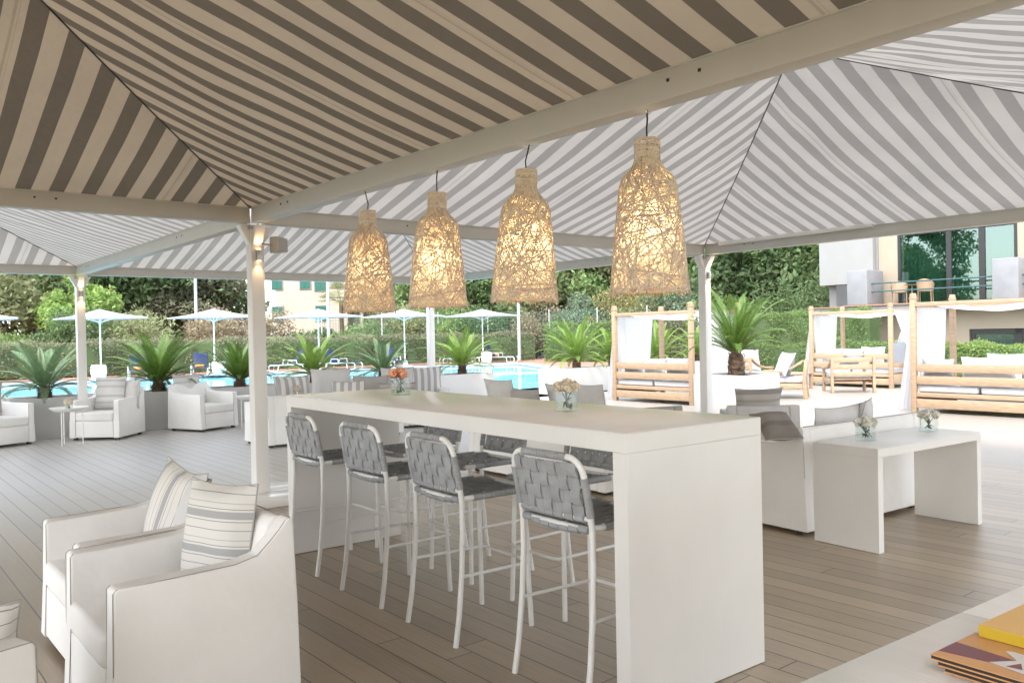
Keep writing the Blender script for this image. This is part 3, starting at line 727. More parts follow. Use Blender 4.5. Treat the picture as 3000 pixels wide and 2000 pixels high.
slip_seat('armchair', 'white slipcovered armchair cut off by the photo edge, left of the round tray table', 'armchair', (-7.72, 12.36, 0), FV((.9, -.44)), group='white slipcovered armchairs')
slip_seat('armchair', 'white slipcovered armchair with a tall striped cushion, right of the round tray table', 'armchair', (-6.42, 13.22, 0), FV((-.03, -1)), W_=.78, D=.82, group='white slipcovered armchairs')
slip_seat('armchair', 'white slipcovered armchair turned side-on, between the tallest cycad and the thick post', 'armchair', (-5.25, 14.15, 0), FV((.88, -.47)), W_=.80, D=.76, group='white slipcovered armchairs')
pillow('large pale striped cushion in the armchair right of the round tray table', (-6.45, 13.38, .43), FV((-.03, -1)), -.12, .50, .52, .16, 'pillow_light', 21)
pillow('plain pale cushion behind the large striped one, by the planter wall', (-6.2, 13.45, .43), FV((-.03, -1))-.2, -.08, .45, .46, .12, 'slip_pale', 22)
pillow('pale grey banded cushion in the side-on armchair by the planter wall', (-5.58, 14.32, .43), FV((.88, -.47)), -.12, .58, .50, .16, 'pillow_light', 23)
pillow('dark cushion end at the edge of the photo, on the cut-off armchair by the wall', (-7.72, 12.2, .5), .3, -.1, .45, .45, .14, 'slip_grey', 24)

# lounge group beyond the bar
sB = Vector((-3.35, 11.46, 0))
slip_seat('sofa', 'white slipcovered sofa seen from behind, between the thick post and the bar table', 'sofa', sB+V*1.05+U*.42, FV(U), W_=2.15, D=.84, hb=.72, ha=.6)
slip_seat('sofa', 'white sofa behind the bar table, seen under the tabletop between the stools', 'sofa', Vector((-.47, 9.22, 0))-U*1.02+V*.42, FV(V), W_=2.1, D=.84, hb=.80, ha=.62)
slip_seat('armchair', 'pale grey armchair beyond the bar table, right beside the grey cushions', 'armchair', (1.30, 9.15, 0), FV((-.35, .93)), m_='slip_grey', pm='piping_pale', hb=.70)
for lab, p, rz, W_, H_, m_, sd, ur in [
    ('bold vertical striped cushion on the sofa next to the thick post', (-3.10, 11.78, .46), rzV+pi/2, .56, .52, 'pillow_bold', 31, True),
    ('large plain taupe cushion with a raised corner, in front of the middle cycads', (-2.75, 12.6, .46), 0.15, .60, .58, 'slip_pale', 32, False),
    ('small striped cushion in front of the taupe one on the lounge behind the table', (-2.35, 11.9, .46), .1, .48, .42, 'pillow_bold', 33, True),
    ('low grey cushion between two taupe cushions on the far sofa', (-2.15, 12.6, .46), -.1, .55, .46, 'slip_grey', 34, False),
    ('plain taupe cushion left of the peach flowers, beyond the bar table', (-1.80, 13.0, .46), .05, .52, .56, 'slip_pale', 35, False),
    ('pale banded cushion lying low beside the peach flowers', (-1.65, 11.9, .46), .1, .52, .38, 'pillow_taupe', 36, False)]:
    pillow(lab, p, rz, -.12, W_, H_, .16, m_, sd, 'piping_pale', uvrot=ur)
slip_seat('armchair', 'white armchair beyond the bar table, in front of the thin white post', 'armchair', (-1.55, 14.1, 0), FV((.3, -.95)), hb=.82, group='white slipcovered armchairs')
pillow('tall vertical striped cushion on the armchair in front of the thin white post', (-1.50, 14.1, .46), .3, -.1, .62, .52, .15, 'pillow_bold', 37, 'piping_pale', uvrot=True)
for lab, s_, dv_, z_, W_, H_, m_, sd in [
    ('folded pale grey cushion at the end of the sofa behind the bar table', .35, .16, .56, .52, .46, 'slip_pale', 41),
    ('flattish taupe cushion on the sofa behind the bar table', .80, .14, .50, .55, .44, 'slip_grey', 42),
    ('pale cushion with one corner up, behind the vase of cream flowers', 1.22, .30, .52, .50, .47, 'slip_pale', 43),
    ('large pale grey cushion on the sofa arm right of the cream flower vase', 1.72, .14, .52, .55, .50, 'slip_pale', 44)]:
    pillow(lab, Vector((-.47, 9.22, 0))-U*s_+V*dv_+UP*z_, FV(V)+random.uniform(-.15, .15), -.2, W_, H_, .17, m_, sd, 'piping')

# console sofa group
cd = Vector((cos(cdir), sin(cdir), 0)); cn = Vector((-sin(cdir), cos(cdir), 0))
slip_seat('sofa', 'white slipcovered two seat sofa standing with its back against the console table', 'sofa', Vector((2.06, 5.99, 0))+cd*.80+cn*.43, FV(cn), W_=1.58, D=.86, hb=.79, ha=.64)
pillow('dark taupe cushion slumped over the sofa arm beside the bar table end', Vector((1.90, 6.05, .655)), .25, -.90, .31, .28, .12, 'pillow_dark', 51)
pillow('long pale grey cushion showing above the sofa back, behind the console vases', Vector((2.06, 5.99, .42))+cd*.75+cn*.24, cdir+pi, -.2, .62, .47, .16, 'slip_pale', 52)
pillow('light grey cushion leaning at an angle near the end of the console sofa', Vector((2.06, 5.99, .44))+cd*1.18+cn*.30, cdir+pi+.5, -.35, .48, .48, .16, 'slip_pale', 53)
slip_seat('armchair', 'greige armchair beyond the table end, with a dark cushion over its back', 'armchair', (2.62, 8.95, 0), FV((.15, 1)), m_='slip_pale', W_=.72, hb=.72)
pillow('dark taupe banded cushion on the greige armchair beyond the table end', (2.55, 8.70, .47), .12, .12, .52, .42, .15, 'pillow_taupe', 54)

# ------------------------------------------------------------ round tray tables
def tray_table(label, loc, rz):
    t = thing('side_table', label, 'side table', loc, rz, 'round tray side tables')
    q = MB(); q.lathe([(.20, .495), (.255, .535), (.268, .552), (.262, .552), (.245, .537), (.20, .512), (.002, .508)], 28); q.build('tray', 'white_metal', t, ang=60)
    for k in range(3):
        a = 2*pi*k/3; q = MB(); q.tube([(.175*cos(a), .175*sin(a), 0), (.175*cos(a), .175*sin(a), .50)], .008, 8); q.build('leg', 'white_metal', t)
    return t
tray_table('round white tray table with a pale bloom, between two white armchairs', (-6.56, 12.33, 0), .4)
tray_table('round white tray table half hidden behind the thick post', (-4.42, 14.1, 0), 1.0)

# ------------------------------------------------------------ flower vases
def blooms(b_, rnd, c, r, n_):
    for _ in range(n_):
        d = Vector((rnd.gauss(0, 1), rnd.gauss(0, 1), rnd.gauss(0, 1)+.3)).normalized(); p = Vector(c)+d*r*rnd.uniform(.45, 1.0)
        t1 = d.cross(Vector((rnd.random(), rnd.random(), rnd.random()))).normalized(); t2 = d.cross(t1); s_ = r*rnd.uniform(.22, .42)
        b_.add([p-t1*s_-d*s_*.1, p-t2*s_*.8+d*s_*.3, p+t1*s_-d*s_*.1, p+t2*s_*.8+d*s_*.3], [(0, 1, 2, 3)])
def vase(label, loc, rz, w_, h_, petal, seed, heads=5, hr=.034):
    t = thing('flower_vase', label, 'vase', loc, rz, 'small square glass vases with flowers'); rnd = random.Random(seed); a = w_/2
    q = MB(); q.box(-a, -a, .001, a, a, h_); q.f = [f for i, f in enumerate(q.f) if i != 1]
    i2 = MB(); i2.box(-a+.006, -a+.006, .014, a-.006, a-.006, h_); o_ = len(q.v); q.v += i2.v; q.f += [tuple(k+o_ for k in f[::-1]) for i, f in enumerate(i2.f) if i != 1]
    for x, y in ((1, 1), (1, -1), (-1, 1), (-1, -1)): pass
    q.build('glass', 'glass', t, uv=[(0, 0)]*len(q.v), smooth=False)
    st = MB(); hd = MB()
    for k in range(heads):
        a_ = 2*pi*k/heads+rnd.uniform(-.3, .3); rr = w_*.42 if k else 0; c = (rr*cos(a_)*1.15, rr*sin(a_)*1.15, h_+hr*(.75 if k else 1.15))
        st.tube([(-c[0]*.5, -c[1]*.5, .02), (c[0]*.1, c[1]*.1, h_*.6), c], .0028, 5); blooms(hd, rnd, c, hr, 110)
    for k in range(10):
        a_ = rnd.uniform(0, 6.28); z = rnd.uniform(.02, h_*.95); p = Vector((rnd.uniform(-.5, .5)*a, rnd.uniform(-.5, .5)*a, z)); d = Vector((cos(a_), sin(a_), .6))*.024; e_ = Vector((-sin(a_), cos(a_), .2))*.011
        st.add([p-d, p-e_, p+d, p+e_], [(0, 1, 2, 3)])
    st.build('stems', 'stem', t, uv=[(0, 0)]*len(st.v)); hd.build('blooms', petal, t, uv=[(0, 0)]*len(hd.v), smooth=False)
    return t
vase('square glass vase of peach orange flowers on the bar table', (-.76, 5.66, 1.105), .3, .115, .115, 'petal_peach', 1)
vase('square glass vase of cream flowers in the middle of the bar table', (.27, 4.22, 1.105), .75, .085, .10, 'petal_cream', 2, hr=.032)
vase('square glass vase of white flowers on the console, closer to the bar table', (2.50, 5.93, .695), .6, .10, .10, 'petal_white', 4)
vase('square glass vase of white flowers on the console, farther from the bar table', (3.17, 6.38, .695), .5, .10, .10, 'petal_white', 5)
vase('small pale bloom in a glass on the round tray table', (-6.56, 12.33, .508), 0, .08, .08, 'petal_cream', 6, heads=4, hr=.05)
vase('small vase of dull white flowers beyond the far end of the bar table', (-2.98, 11.62, .70), 0, .08, .07, 'petal_cream', 7, heads=4, hr=.04)

# ------------------------------------------------------------ foreground counter and menus
ce = Vector((.8073, .5901, 0)).normalized(); cno = Vector((ce.y, -ce.x, 0)); ca = atan2(ce.y, ce.x)
cj = Vector((.62, 1.163, 0))
ct = thing('bar_counter', 'cream topped counter crossing the lower corner, with menus lying on it', 'counter', cj, ca)
for x0, x1 in ((-1.6, -.0008), (.0008, 1.6)):
    q = MB(); q.box(x0, -.62, 1.062, x1, .0, 1.10); q.build('counter_top', 'wood_top', ct, bevel=.0015)
q = MB(); q.box(-1.55, -.60, .003, 1.55, -.03, 1.061); q.build('cabinet', 'white_paint', ct)
def booklet(name, label, loc, rz, w_, h_, n_, th, cm, pm, off=.0):
    t = thing(name, label, 'menu', loc, rz); z = .0005
    for k in range(n_):
        dx = off*(n_-1-k) if k < n_-1 else 0
        q = MB(); q.box(dx, 0, z, dx+w_, h_, z+th*.30); q.build('cover', cm, t)
        q = MB(); q.box(dx+.0006, .0006, z+th*.301, dx+w_, h_-.0006, z+th*.995); q.build('pages', pm, t); z += th
    q = MB(); q.box(0, 0, z, w_, h_, z+.0009); q.build('top_cover', cm, t)
    return t, z+.0009
mrz = atan2(-.805, .594)
mt_, mz = booklet('menu_stack', 'stack of thin orange menus with a purple band and white lettering', (.481, .972, 1.10), mrz, .30, .112, 3, .0052, 'cover_orange', 'page_dark', .008)
def flat(pts, z, m_, name): 
    q = MB(); q.prism(pts, 'z', z, z+.0003); return q.build(name, m_, mt_, smooth=False)
flat([(.0005, .018), (.0005, .0606), (.0717, .0535), (.0536, .0262)], mz, 'ink_purple', 'purple_band')
flat([(.0536, .0262), (.0717, .0535), (.0512, .0725), (.056, .078), (.125, .074), (.160, .030), (.0911, .0198)], mz+.0004, 'ink_white', 'letter_mark')
flat([(.0712, .027), (.0785, .0473), (.0870, .0300)], mz+.0008, 'ink_purple', 'letter_counter')
flat([(.103, .0300), (.104, .065), (.128, .034)], mz+.0008, 'ink_purple', 'letter_counter')
yt_, yz = booklet('menu_stack', 'thick yellow booklets lying across the orange menus', (.566, 1.024, 1.10+mz+.0002), atan2(-.81, .585), .26, .14, 3, .0042, 'page_yellow', 'page_yellow')
q = MB(); q.box(.0004, .0004, yz, .26, .14, yz+.0006); q.build('title_page', 'cover_yellow', yt_)
q = MB()
for k in range(5): q.box(.055+.006*k, .06, yz+.0007, .0588+.006*k, .066-.001*(k % 2), yz+.0009)
q.build('title_letters', 'ink_white', yt_, smooth=False)

# ------------------------------------------------------------ teak daybeds with sheer curtains
def cloth(b_, tl, tr, bl, br, nu=22, nv=14, amp=.03, waves=6, sag=0.0, nrm=None, seed=0):
    tl, tr, bl, br = map(Vector, (tl, tr, bl, br)); n0 = nrm or (tr-tl).cross(bl-tl).normalized(); vs = []
    for j in range(nv+1):
        v = j/nv
        for i in range(nu+1):
            u = i/nu; p = (tl*(1-u)+tr*u)*(1-v)+(bl*(1-u)+br*u)*v
            p = p+Vector(n0)*(amp*sin(2*pi*waves*u+seed+1.2*sin(v*2+seed))*(.35+.65*v)+sag*sin(pi*u)*sin(pi*v)); vs.append(p)
    fs = [(j*(nu+1)+i, j*(nu+1)+i+1, (j+1)*(nu+1)+i+1, (j+1)*(nu+1)+i) for j in range(nv) for i in range(nu)]
    b_.add(vs, fs)
def make_daybed():
    t = thing('daybed', '', 'daybed', (0, 0, 0), 0, 'teak daybeds with sheer canopies'); Wd, Dd, H_ = 2.1, 1.55, 1.98
    for x, y in ((0, 0), (Wd, 0), (0, Dd), (Wd, Dd)):
        q = MB(); q.box(x-.045, y-.045, 0, x+.045, y+.045, H_-.02); po = q.build('post', 'teak', t, bevel=.004)
        q = MB(); q.cbox((x, y, H_-.005), (.105, .105, .026)); q.prism([(x-.05, H_+.008), (x+.05, H_+.008), (x+.034, H_+.085), (x-.034, H_+.085)], 'y', y-.042, y+.042); q.build('finial', 'teak', po, bevel=.004)
    for (x0, y0, x1, y1) in ((.046, -.03, Wd-.046, .03), (.046, Dd-.03, Wd-.046, Dd+.03), (-.03, .046, .03, Dd-.046), (Wd-.03, .046, Wd+.03, Dd-.046)):
        q = MB(); q.box(x0, y0, H_-.15, x1, y1, H_-.075); q.build('canopy_rail', 'teak', t, bevel=.004)
    for z0, z1 in ((.70, .84), (.49, .63)):
        q = MB(); q.box(.046, -.022, z0, Wd-.046, .022, z1); q.build('back_slat', 'teak', t, bevel=.004)
    for z0, z1 in ((.27, .345), (.08, .235)):
        q = MB(); q.box(.046, -.028, z0, Wd-.046, .028, z1); q.build('seat_rail', 'teak', t, bevel=.004)
    for x in (0, Wd):
        q = MB(); q.box(x-.022, .046, .49, x+.022, Dd*.62, .60); q.build('arm_rail', 'teak', t, bevel=.004)
        q = MB(); q.box(x-.028, .046, .12, x+.028, Dd-.046, .33); q.build('seat_rail', 'teak', t, bevel=.004)
    q = MB(); q.box(.046, Dd-.028, .12, Wd-.046, Dd+.028, .33); q.build('seat_rail', 'teak', t, bevel=.004)
    q = MB(); q.box(.05, .06, .30, Wd-.05, Dd-.04, .335); q.build('slat_base', 'teak', t)
    for x0, x1 in ((.05, 1.03), (1.07, Wd-.05)):
        q = MB(); q.box(x0, .035, .345, x1, Dd+.01, .47); q.build('mattress', 'outdoor_white', t, bevel=.035, seg=4, ang=70, jitter=.004)
    q = MB(); cloth(q, (.03, -.01, H_-.08), (Wd-.03, -.01, H_-.08), (.03, Dd, H_-.08), (Wd-.03, Dd, H_-.08), 20, 16, .008, 3, 0, UP)
    q.v = [(x, y, z-.17*sin(pi*min(1, max(0, x/Wd)))**.8*(.55+.45*sin(pi*min(1, max(0, y/Dd))))) for x, y, z in q.v]; q.build('sheer_canopy', 'sheer', t, uv=[(0, 0)]*len(q.v), ang=180)
    for tl, tr, bl, br, am, wv, sd in (((.02, .06, H_-.11), (.02, 1.25, H_-.11), (.05, .08, .47), (.03, 1.02, .47), .024, 6, 0),
                                   ((-.05, .05, H_-.16), (-.05, .32, H_-.16), (-.30, .0, .02), (-.26, .36, .02), .03, 3, 1),
                                   ((Wd+.05, .08, H_-.11), (Wd+.05, 1.2, H_-.11), (Wd+.55, .15, .30), (Wd+.50, .8, .30), .03, 5, 2),
                                   ((Wd-.02, .9, H_-.11), (Wd-.02, Dd-.08, H_-.11), (Wd-.5, .9, .55), (Wd-.28, Dd-.1, .55), .02, 4, 3)):
        q = MB(); cloth(q, tl, tr, bl, br, 30, 16, am, wv, 0, Vector((.9, .3, 0)).normalized(), sd); q.build('curtain', 'sheer', t, uv=[(0, 0)]*len(q.v), ang=180)
    return t
db = make_daybed()
DB = [((2.25, 18.3), 'teak daybed with sheer curtains standing between the pool gap and the cycad planter box'), ((7.82, 21.8), 'teak daybed with sheer curtains in front of the hotel, behind the teak lounge chairs'),
      ((7.0, 14.56), 'teak daybed cut off by the photo edge, the largest looking one, above the console table')]
for i, (p, lab) in enumerate(DB):
    r_ = db if i == 0 else dup(db, (*p, 0), GA, lab); r_.location = (*p, 0); r_.rotation_euler = (0, 0, GA); r_['label'] = lab
def G(o_, a, b, z=0): return Vector((*o_, 0))-U*a+V*b+UP*z
CU = [(0, .40, .16, .55, .40, 'outdoor_grey', 'grey cushion partly behind the curtain on the daybed by the pool gap'), (0, .98, .17, .62, .42, 'outdoor_white', 'middle white cushion on the daybed by the pool gap'),
      (0, 1.62, .17, .72, .44, 'outdoor_grey', 'wide pale cushion next to the right post of the daybed by the pool gap'),
      (1, .45, .25, .60, .46, 'pillow_fine', 'fine striped cushion on the daybed in front of the hotel, beside its curtain'), (1, 1.0, .2, .6, .46, 'outdoor_grey', 'blue grey cushion in the middle of the daybed in front of the hotel'),
      (1, 1.5, .3, .62, .5, 'outdoor_white', 'white cushion with a pointed corner on the daybed in front of the hotel'), (1, 1.85, .8, .5, .62, 'outdoor_grey', 'tall grey cushion against the end of the daybed in front of the hotel'),
      (2, .33, .17, .55, .42, 'outdoor_grey', 'grey cushion behind the curtain of the daybed at the photo edge'), (2, 1.15, .15, .88, .46, 'outdoor_white', 'long white cushion with dark piping on the daybed at the photo edge'),
      (2, 1.25, .55, .60, .52, 'outdoor_white', 'white cushion farther back on the daybed at the photo edge'), (2, 1.85, .16, .45, .42, 'outdoor_white', 'white cushion cut by the photo edge on the closest daybed')]
for k, (i, a, b, W_, H_, m_, lab) in enumerate(CU):
    pillow(lab, G(DB[i][0], a, b, .475), GA+random.uniform(-.08, .08), -.02 if b < .5 else -.3, W_, H_+.03, .18, m_, 60+k, 'piping_pale' if i < 2 else 'piping')

# teak lounge chairs
def teak_chair(label, loc, rz, W_=.85, D=.9):
    """front faces local -y; arms sweep up towards the back"""
    t = thing('teak_armchair', label, 'teak armchair', loc, rz, 'teak lounge chairs'); f, b = -D/2, D/2
    for sx in (-1, 1):
        x = sx*(W_/2-.03)
        q = MB(); q.prism([(b-.11, 0), (b-.02, 0), (b-.05, .2), (b-.06, .45), (b-.02, .82), (b-.09, .82), (b-.13, .45), (b-.13, .2)], 'x', x-.028, x+.028); q.build('rear_leg', 'teak', t, bevel=.005)
        q = MB(); q.prism([(f+.02, 0), (f+.10, 0), (f+.11, .52), (f+.03, .52)], 'x', x-.028, x+.028); q.build('front_leg', 'teak', t, bevel=.005)
        q = MB(); ar = [(f-.02, .525), (f+.25, .53), (f+.5, .57), (f+.68, .66), (b-.13, .76)]; q.prism(ar+[(y, z+.05) for y, z in ar[::-1]], 'x', x-.045, x+.045); q.build('arm', 'teak', t, bevel=.006)
        q = MB(); q.box(x-.02, f+.11, .22, x+.02, b-.14, .32); q.build('side_rail', 'teak', t, bevel=.004)
    for z0, z1 in ((.70, .81), (.54, .65), (.38, .48)):
        q = MB(); q.box(-W_/2+.06, b-.105, z0, W_/2-.06, b-.07, z1); q.build('back_slat', 'teak', t, bevel=.004)
    q = MB(); q.box(-W_/2+.06, f+.045, .22, W_/2-.06, f+.085, .32); q.box(-W_/2+.06, f+.09, .30, W_/2-.06, b-.11, .325); q.build('seat_frame', 'teak', t, bevel=.004)
    q = MB(); q.box(-W_/2+.07, f+.02, .33, W_/2-.07, b-.12, .45); q.build('seat_cushion', 'outdoor_white', t, bevel=.04, seg=4, ang=70, jitter=.004)
    return t
teak_chair('teak lounge chair seen side-on, heaped with fine striped cushions, beside the cycad planter box', (5.95, 18.2, 0), FV((-.9, .35)), .9, .98)
teak_chair('teak lounge chair with its slatted back to view, just above the cycad planter box', (5.75, 20.6, 0), FV((.75, .6)), .9, .95)
teak_chair('teak armchair with its slatted back squarely to view, in front of the hotel daybed', (7.78, 19.35, 0), FV((.1, 1)), .98, .85)
pillow('fine striped cushion leaning on the side-on teak lounge chair', (5.85, 18.0, .45), FV((-.9, .35))+.5, -.45, .62, .56, .16, 'pillow_fine', 81, 'piping_pale')
pillow('pale plain cushion behind the fine striped one on the side-on teak chair', (6.1, 18.35, .45), FV((-.9, .35))+.1, -.3, .52, .5, .15, 'outdoor_grey', 82, 'piping_pale')
pillow('white cushion with two peaks showing over the teak chair above the planter box', (5.9, 20.7, .46), FV((.75, .6)), -.2, .55, .55, .15, 'outdoor_white', 83, 'piping_pale')
pillow('blue grey cushion lying in the teak armchair before the hotel daybed', (7.85, 19.4, .45), FV((.1, 1))+.2, -.9, .5, .5, .15, 'outdoor_grey', 84, 'piping_pale')
tt = thing('coffee_table', 'low slatted teak coffee table between the teak lounge chairs', 'coffee table', (6.9, 20.9, 0), GA)
q = MB(); q.box(-.5, -.35, .36, .5, .35, .40); q.build('table_top', 'teak', tt, bevel=.005)
for x in (-.44, .44):
    for y in (-.29, .29): q = MB(); q.box(x-.03, y-.03, 0, x+.03, y+.03, .359); q.build('leg', 'teak', tt, bevel=.004)

# ------------------------------------------------------------ planter box and cycads
pb = thing('planter_box', 'large square white planter box holding a cycad, behind the outer post', 'planter box', (3.87, 14.0, 0), GA)
q = MB(); w_ = 1.05
q.box(-w_, 0, .0, 0, .05, .72); q.box(-w_, w_-.05, .0, 0, w_, .72); q.box(-w_, .05, .0, -w_+.05, w_-.05, .719); q.box(-.05, .05, .0, 0, w_-.05, .719); q.build('box', 'wall_white', pb, bevel=.005)
q = MB(); q.box(-w_+.05, .05, .2, -.05, w_-.05, .69); q.build('soil', 'soil', pb)
def cycad(seed, nf=34, L_=.95, trunk=.34, spread=1.0, name='cycad', leaf='cycad', tr=.11):
    rnd = random.Random(seed); t = thing(name, '', 'cycad', (0, 0, 0), 0, 'cycads in the white planters')
    q = MB(); prof = []; zz = np.linspace(0, trunk, 9)
    for k, z in enumerate(zz): prof.append((tr*(1.0+.12*(k % 2))*(1-.25*(z/trunk)**3), z))
    prof.append((tr*.3, trunk+.06)); q.lathe(prof, 14)
    for k in range(150):
        a = rnd.uniform(0, 6.28); z = rnd.uniform(.02, trunk); r_ = tr*1.0
        q.add([(r_*cos(a-.1), r_*sin(a-.1), z), (r_*cos(a+.1), r_*sin(a+.1), z), ((r_+.035)*cos(a), (r_+.035)*sin(a), z+.06)], [(0, 1, 2)])
    q.build('trunk', 'trunk', t, uv=[(0, 0)]*len(q.v), smooth=False)
    ra = MB(); lf = []
    for k in range(nf):
        az = 2.399*k+rnd.uniform(-.2, .2); rank = (k+.5)/nf; el = radians(84-76*rank**.9*spread+rnd.uniform(-6, 6)); ln = L_*rnd.uniform(.85, 1.1)*(.8+.25*sin(pi*min(1, rank+.25)))
        p = Vector((.03*cos(az), .03*sin(az), trunk)); pts = [p.copy()]; e_ = el; n_ = 11
        for j in range(n_):
            e_ -= (.035+.115*(j/n_)**1.5)*(.6+.9*rank); d = Vector((cos(az)*cos(e_), sin(az)*cos(e_), sin(e_))); p = p+d*ln/n_; pts.append(p.copy())
        ra.tube(pts, [.007*(1-.8*i/n_) for i in range(n_+1)], 4, cap=False)
        sd = Vector((-sin(az), cos(az), 0)); M_ = 60
        for m_ in range(6, M_):
            s_ = m_/M_*n_; i = min(int(s_), n_-1); fr_ = s_-i; c = pts[i].lerp(pts[i+1], fr_); tg = (pts[i+1]-pts[i]).normalized(); nn = sd.cross(tg).normalized()
            if nn.z < 0: nn = -nn
            x = m_/M_; ll = .125*ln/.95*(sin(pi*min(1, (x*.86+.13)))**.6)*(1 if x < .9 else .8)
            for s2 in (-1, 1):
                dd = (sd*s2*.74+tg*.66+nn*.24).normalized(); w2 = tg*.0072*ln/.95
                a_, b_ = c+dd*ll*.5+nn*.004, c+dd*ll-nn*.018
                lf += [c-w2*.6, c+w2*.6, a_+w2, b_, a_-w2]
    ra.build('rachises', 'rachis', t, uv=[(0, 0)]*len(ra.v))
    v_ = np.array([tuple(x) for x in lf]); nq = len(v_)//5; idx = np.arange(nq)*5
    fs = np.stack([idx, idx+1, idx+2, idx+4], 1); f2 = np.stack([idx+4, idx+2, idx+3, idx+3], 1)
    me = bpy.data.meshes.new('fronds'); me.from_pydata(v_.tolist(), [], [tuple(x) for x in fs]+[tuple(x[:3]) for x in f2]); me.materials.append(M[leaf]); link('fronds', me, t)
    return t
WA = Vector((-12.6, 8.75, 0)); WBv = Vector((.6+11.59, 10.1, 0)); wd = (Vector((-.41, 18.85, 0))-WA).normalized(); wn = Vector((-wd.y, wd.x, 0))
CY = []
cyA = cycad(1, 36, 1.04, .28, 1.02, leaf='cycad_light', tr=.09); cyB = cycad(2, 40, 1.05, .22, .72); cyC = cycad(3, 34, .98, .24, 1.05, leaf='cycad_blue', tr=.10); cyD = cycad(5, 38, 1.05, .34, .66, tr=.12)
def wallpos(px, off=.38):   # where a sight column meets the planter's middle line
    c_ = (px-1500)/2447.0; a = WA+wn*off; t_ = (c_*a.y-a.x)/(wd.x-c_*wd.y); return a+wd*t_
cyc = [(cyC, 128, .98, .57, 'cycad with blue green fronds drooping over the planter wall, behind the round tray table'),
       (cyB, 462, 1.02, .57, 'tallest green cycad on the planter wall, upright fronds, behind the striped cushion armchair'),
       (cyB, 700, .88, .57, 'green cycad on the planter wall just beside the thick post'),
       (cyA, 915, .92, .57, 'bright green cycad beyond the end of the bar table, next to the thick post side'),
       (cyC, 1120, .92, .57, 'grey green cycad behind the vase of peach flowers'),
       (cyA, 1352, 1.0, .57, 'cycad beyond the thin white post, between the post and the pool gap')]
used = set()
for k, (src, px, sc, z, lab) in enumerate(cyc):
    p = wallpos(px); p.z = z; first = src.name not in used; used.add(src.name)
    r_ = src if first else dup(src, p, k*1.3, lab)
    r_.location = p; r_.rotation_euler = (0, 0, k*1.3); r_.scale = (sc*1.04, sc*1.04, sc*.88); r_['label'] = lab
for k, (p, sc, lab) in enumerate([((1.62, 21.12, .52), 1.1, 'wide light green cycad on the sunny planter wall right of the pool gap'), ((2.62, 21.95, .52), 1.0, 'cycad half hidden behind the pool side daybed curtain'),
                    ((4.05, 23.1, .52), 1.0, 'cycad seen through the pool side daybed, left of its rear post'), ((5.35, 24.15, .52), 1.0, 'cycad seen through the pool side daybed, right of its rear post')]):
    dup(cyA, p, k*2.1+.4, lab, (sc, sc, sc))
cyD.location = (3.87-.631*(-.5)-.631*.5-.05, 14.0+.775*.5+.33, .68); pc = Vector((3.87, 14.0, .68))+U*.52+V*.52; cyD.location = pc; cyD.scale = (1.15, 1.15, 1.15); cyD['label'] = 'dark green cycad growing in the square white planter box'
# small shoot on the wall
sh = cycad(9, 7, .42, .05, .8, tr=.03); sp3 = wallpos(505, .2); sp3.z = .57; sh.location = sp3; sh['label'] = 'small young cycad shoot on the planter wall beside the tall green cycad'

# ------------------------------------------------------------ poolside parasols, pots, loungers
def make_parasol():
    t = thing('parasol', '', 'parasol', (0, 0, 0), 0, 'white parasols along the pool'); R_ = 1.75
    q = MB(); q.tube([(0, 0, .2), (0, 0, 2.80)], .032, 10); q.build('pole', 'white_metal', t)
    vs = [(0, 0, 2.85)]; fs = []; N = 24; rings = 5
    for j in range(1, rings+1):
        f = j/rings
        for i in range(N):
            a = 2*pi*i/N; sq = 1/max(abs(cos(a)), abs(sin(a)))**.9; r_ = R_*f*sq*.86; edge = (1-abs(sin(4*a/2)))*0
            vs.append((r_*cos(a), r_*sin(a), 2.85-.36*f-.05*sin(pi*f)-.05*(1-abs(cos(2*a)))*0+.06*f*0))
    for i in range(N): fs.append((0, 1+i, 1+(i+1) % N))
    for j in range(rings-1):
        for i in range(N): a = 1+j*N+i; b = 1+j*N+(i+1) % N; fs.append((a, a+N, b+N, b))
    q = MB(); q.v = vs; q.f = fs
    o_ = len(q.v); ed = [vs[1+(rings-1)*N+i] for i in range(N)]; q.v += [(x*1.002, y*1.002, z-.05) for x, y, z in ed]
    for i in range(N): q.f.append((1+(rings-1)*N+i, o_+i, o_+(i+1) % N, 1+(rings-1)*N+(i+1) % N))
    q.build('canopy', 'parasol', t, uv=[(0, 0)]*len(q.v), ang=25)
    for i in range(8):
        a = pi/4*i+pi/8*0; q = MB(); q.tube([(.04*cos(a), .04*sin(a), 2.30), (.95*cos(a), .95*sin(a), 2.60)], .012, 5); q.build('rib', 'white_metal', t)
    q = MB(); q.lathe([(.05, 2.24), (.055, 2.33), (.03, 2.36)], 10); q.build('hub', 'white_metal', t)
    q = MB(); q.lathe([(.42, 0), (.44, .04), (.1, .06), (.05, .2), (.035, .22)], 16); q.build('base', 'white_metal', t)
    return t
par = make_parasol()
ep = [(-20.3, 31.3), (-16.7, 33.9), (-12.8, 35.9), (-9.0, 38.9), (-5.35, 41.6), (-1.55, 44.2)]
PAR = ['white parasol cut off by the photo edge, over the poolside', 'white parasol seen behind the post with the round tray table', 'white parasol just beside the thick post, in front of a light pole',
       'white parasol in front of the cream house, under the farthest pendant lamp', 'white parasol whose canopy meets the thin white post', 'white parasol standing alone at the end of the row, over the blue lounger']
for i, (p, lab) in enumerate(zip(ep, PAR)):
    r_ = par if i == 0 else dup(par, (*p, 0), 0, lab); r_.location = (*p, 0); r_.rotation_euler = (0, 0, .62+i*.05); r_['label'] = lab
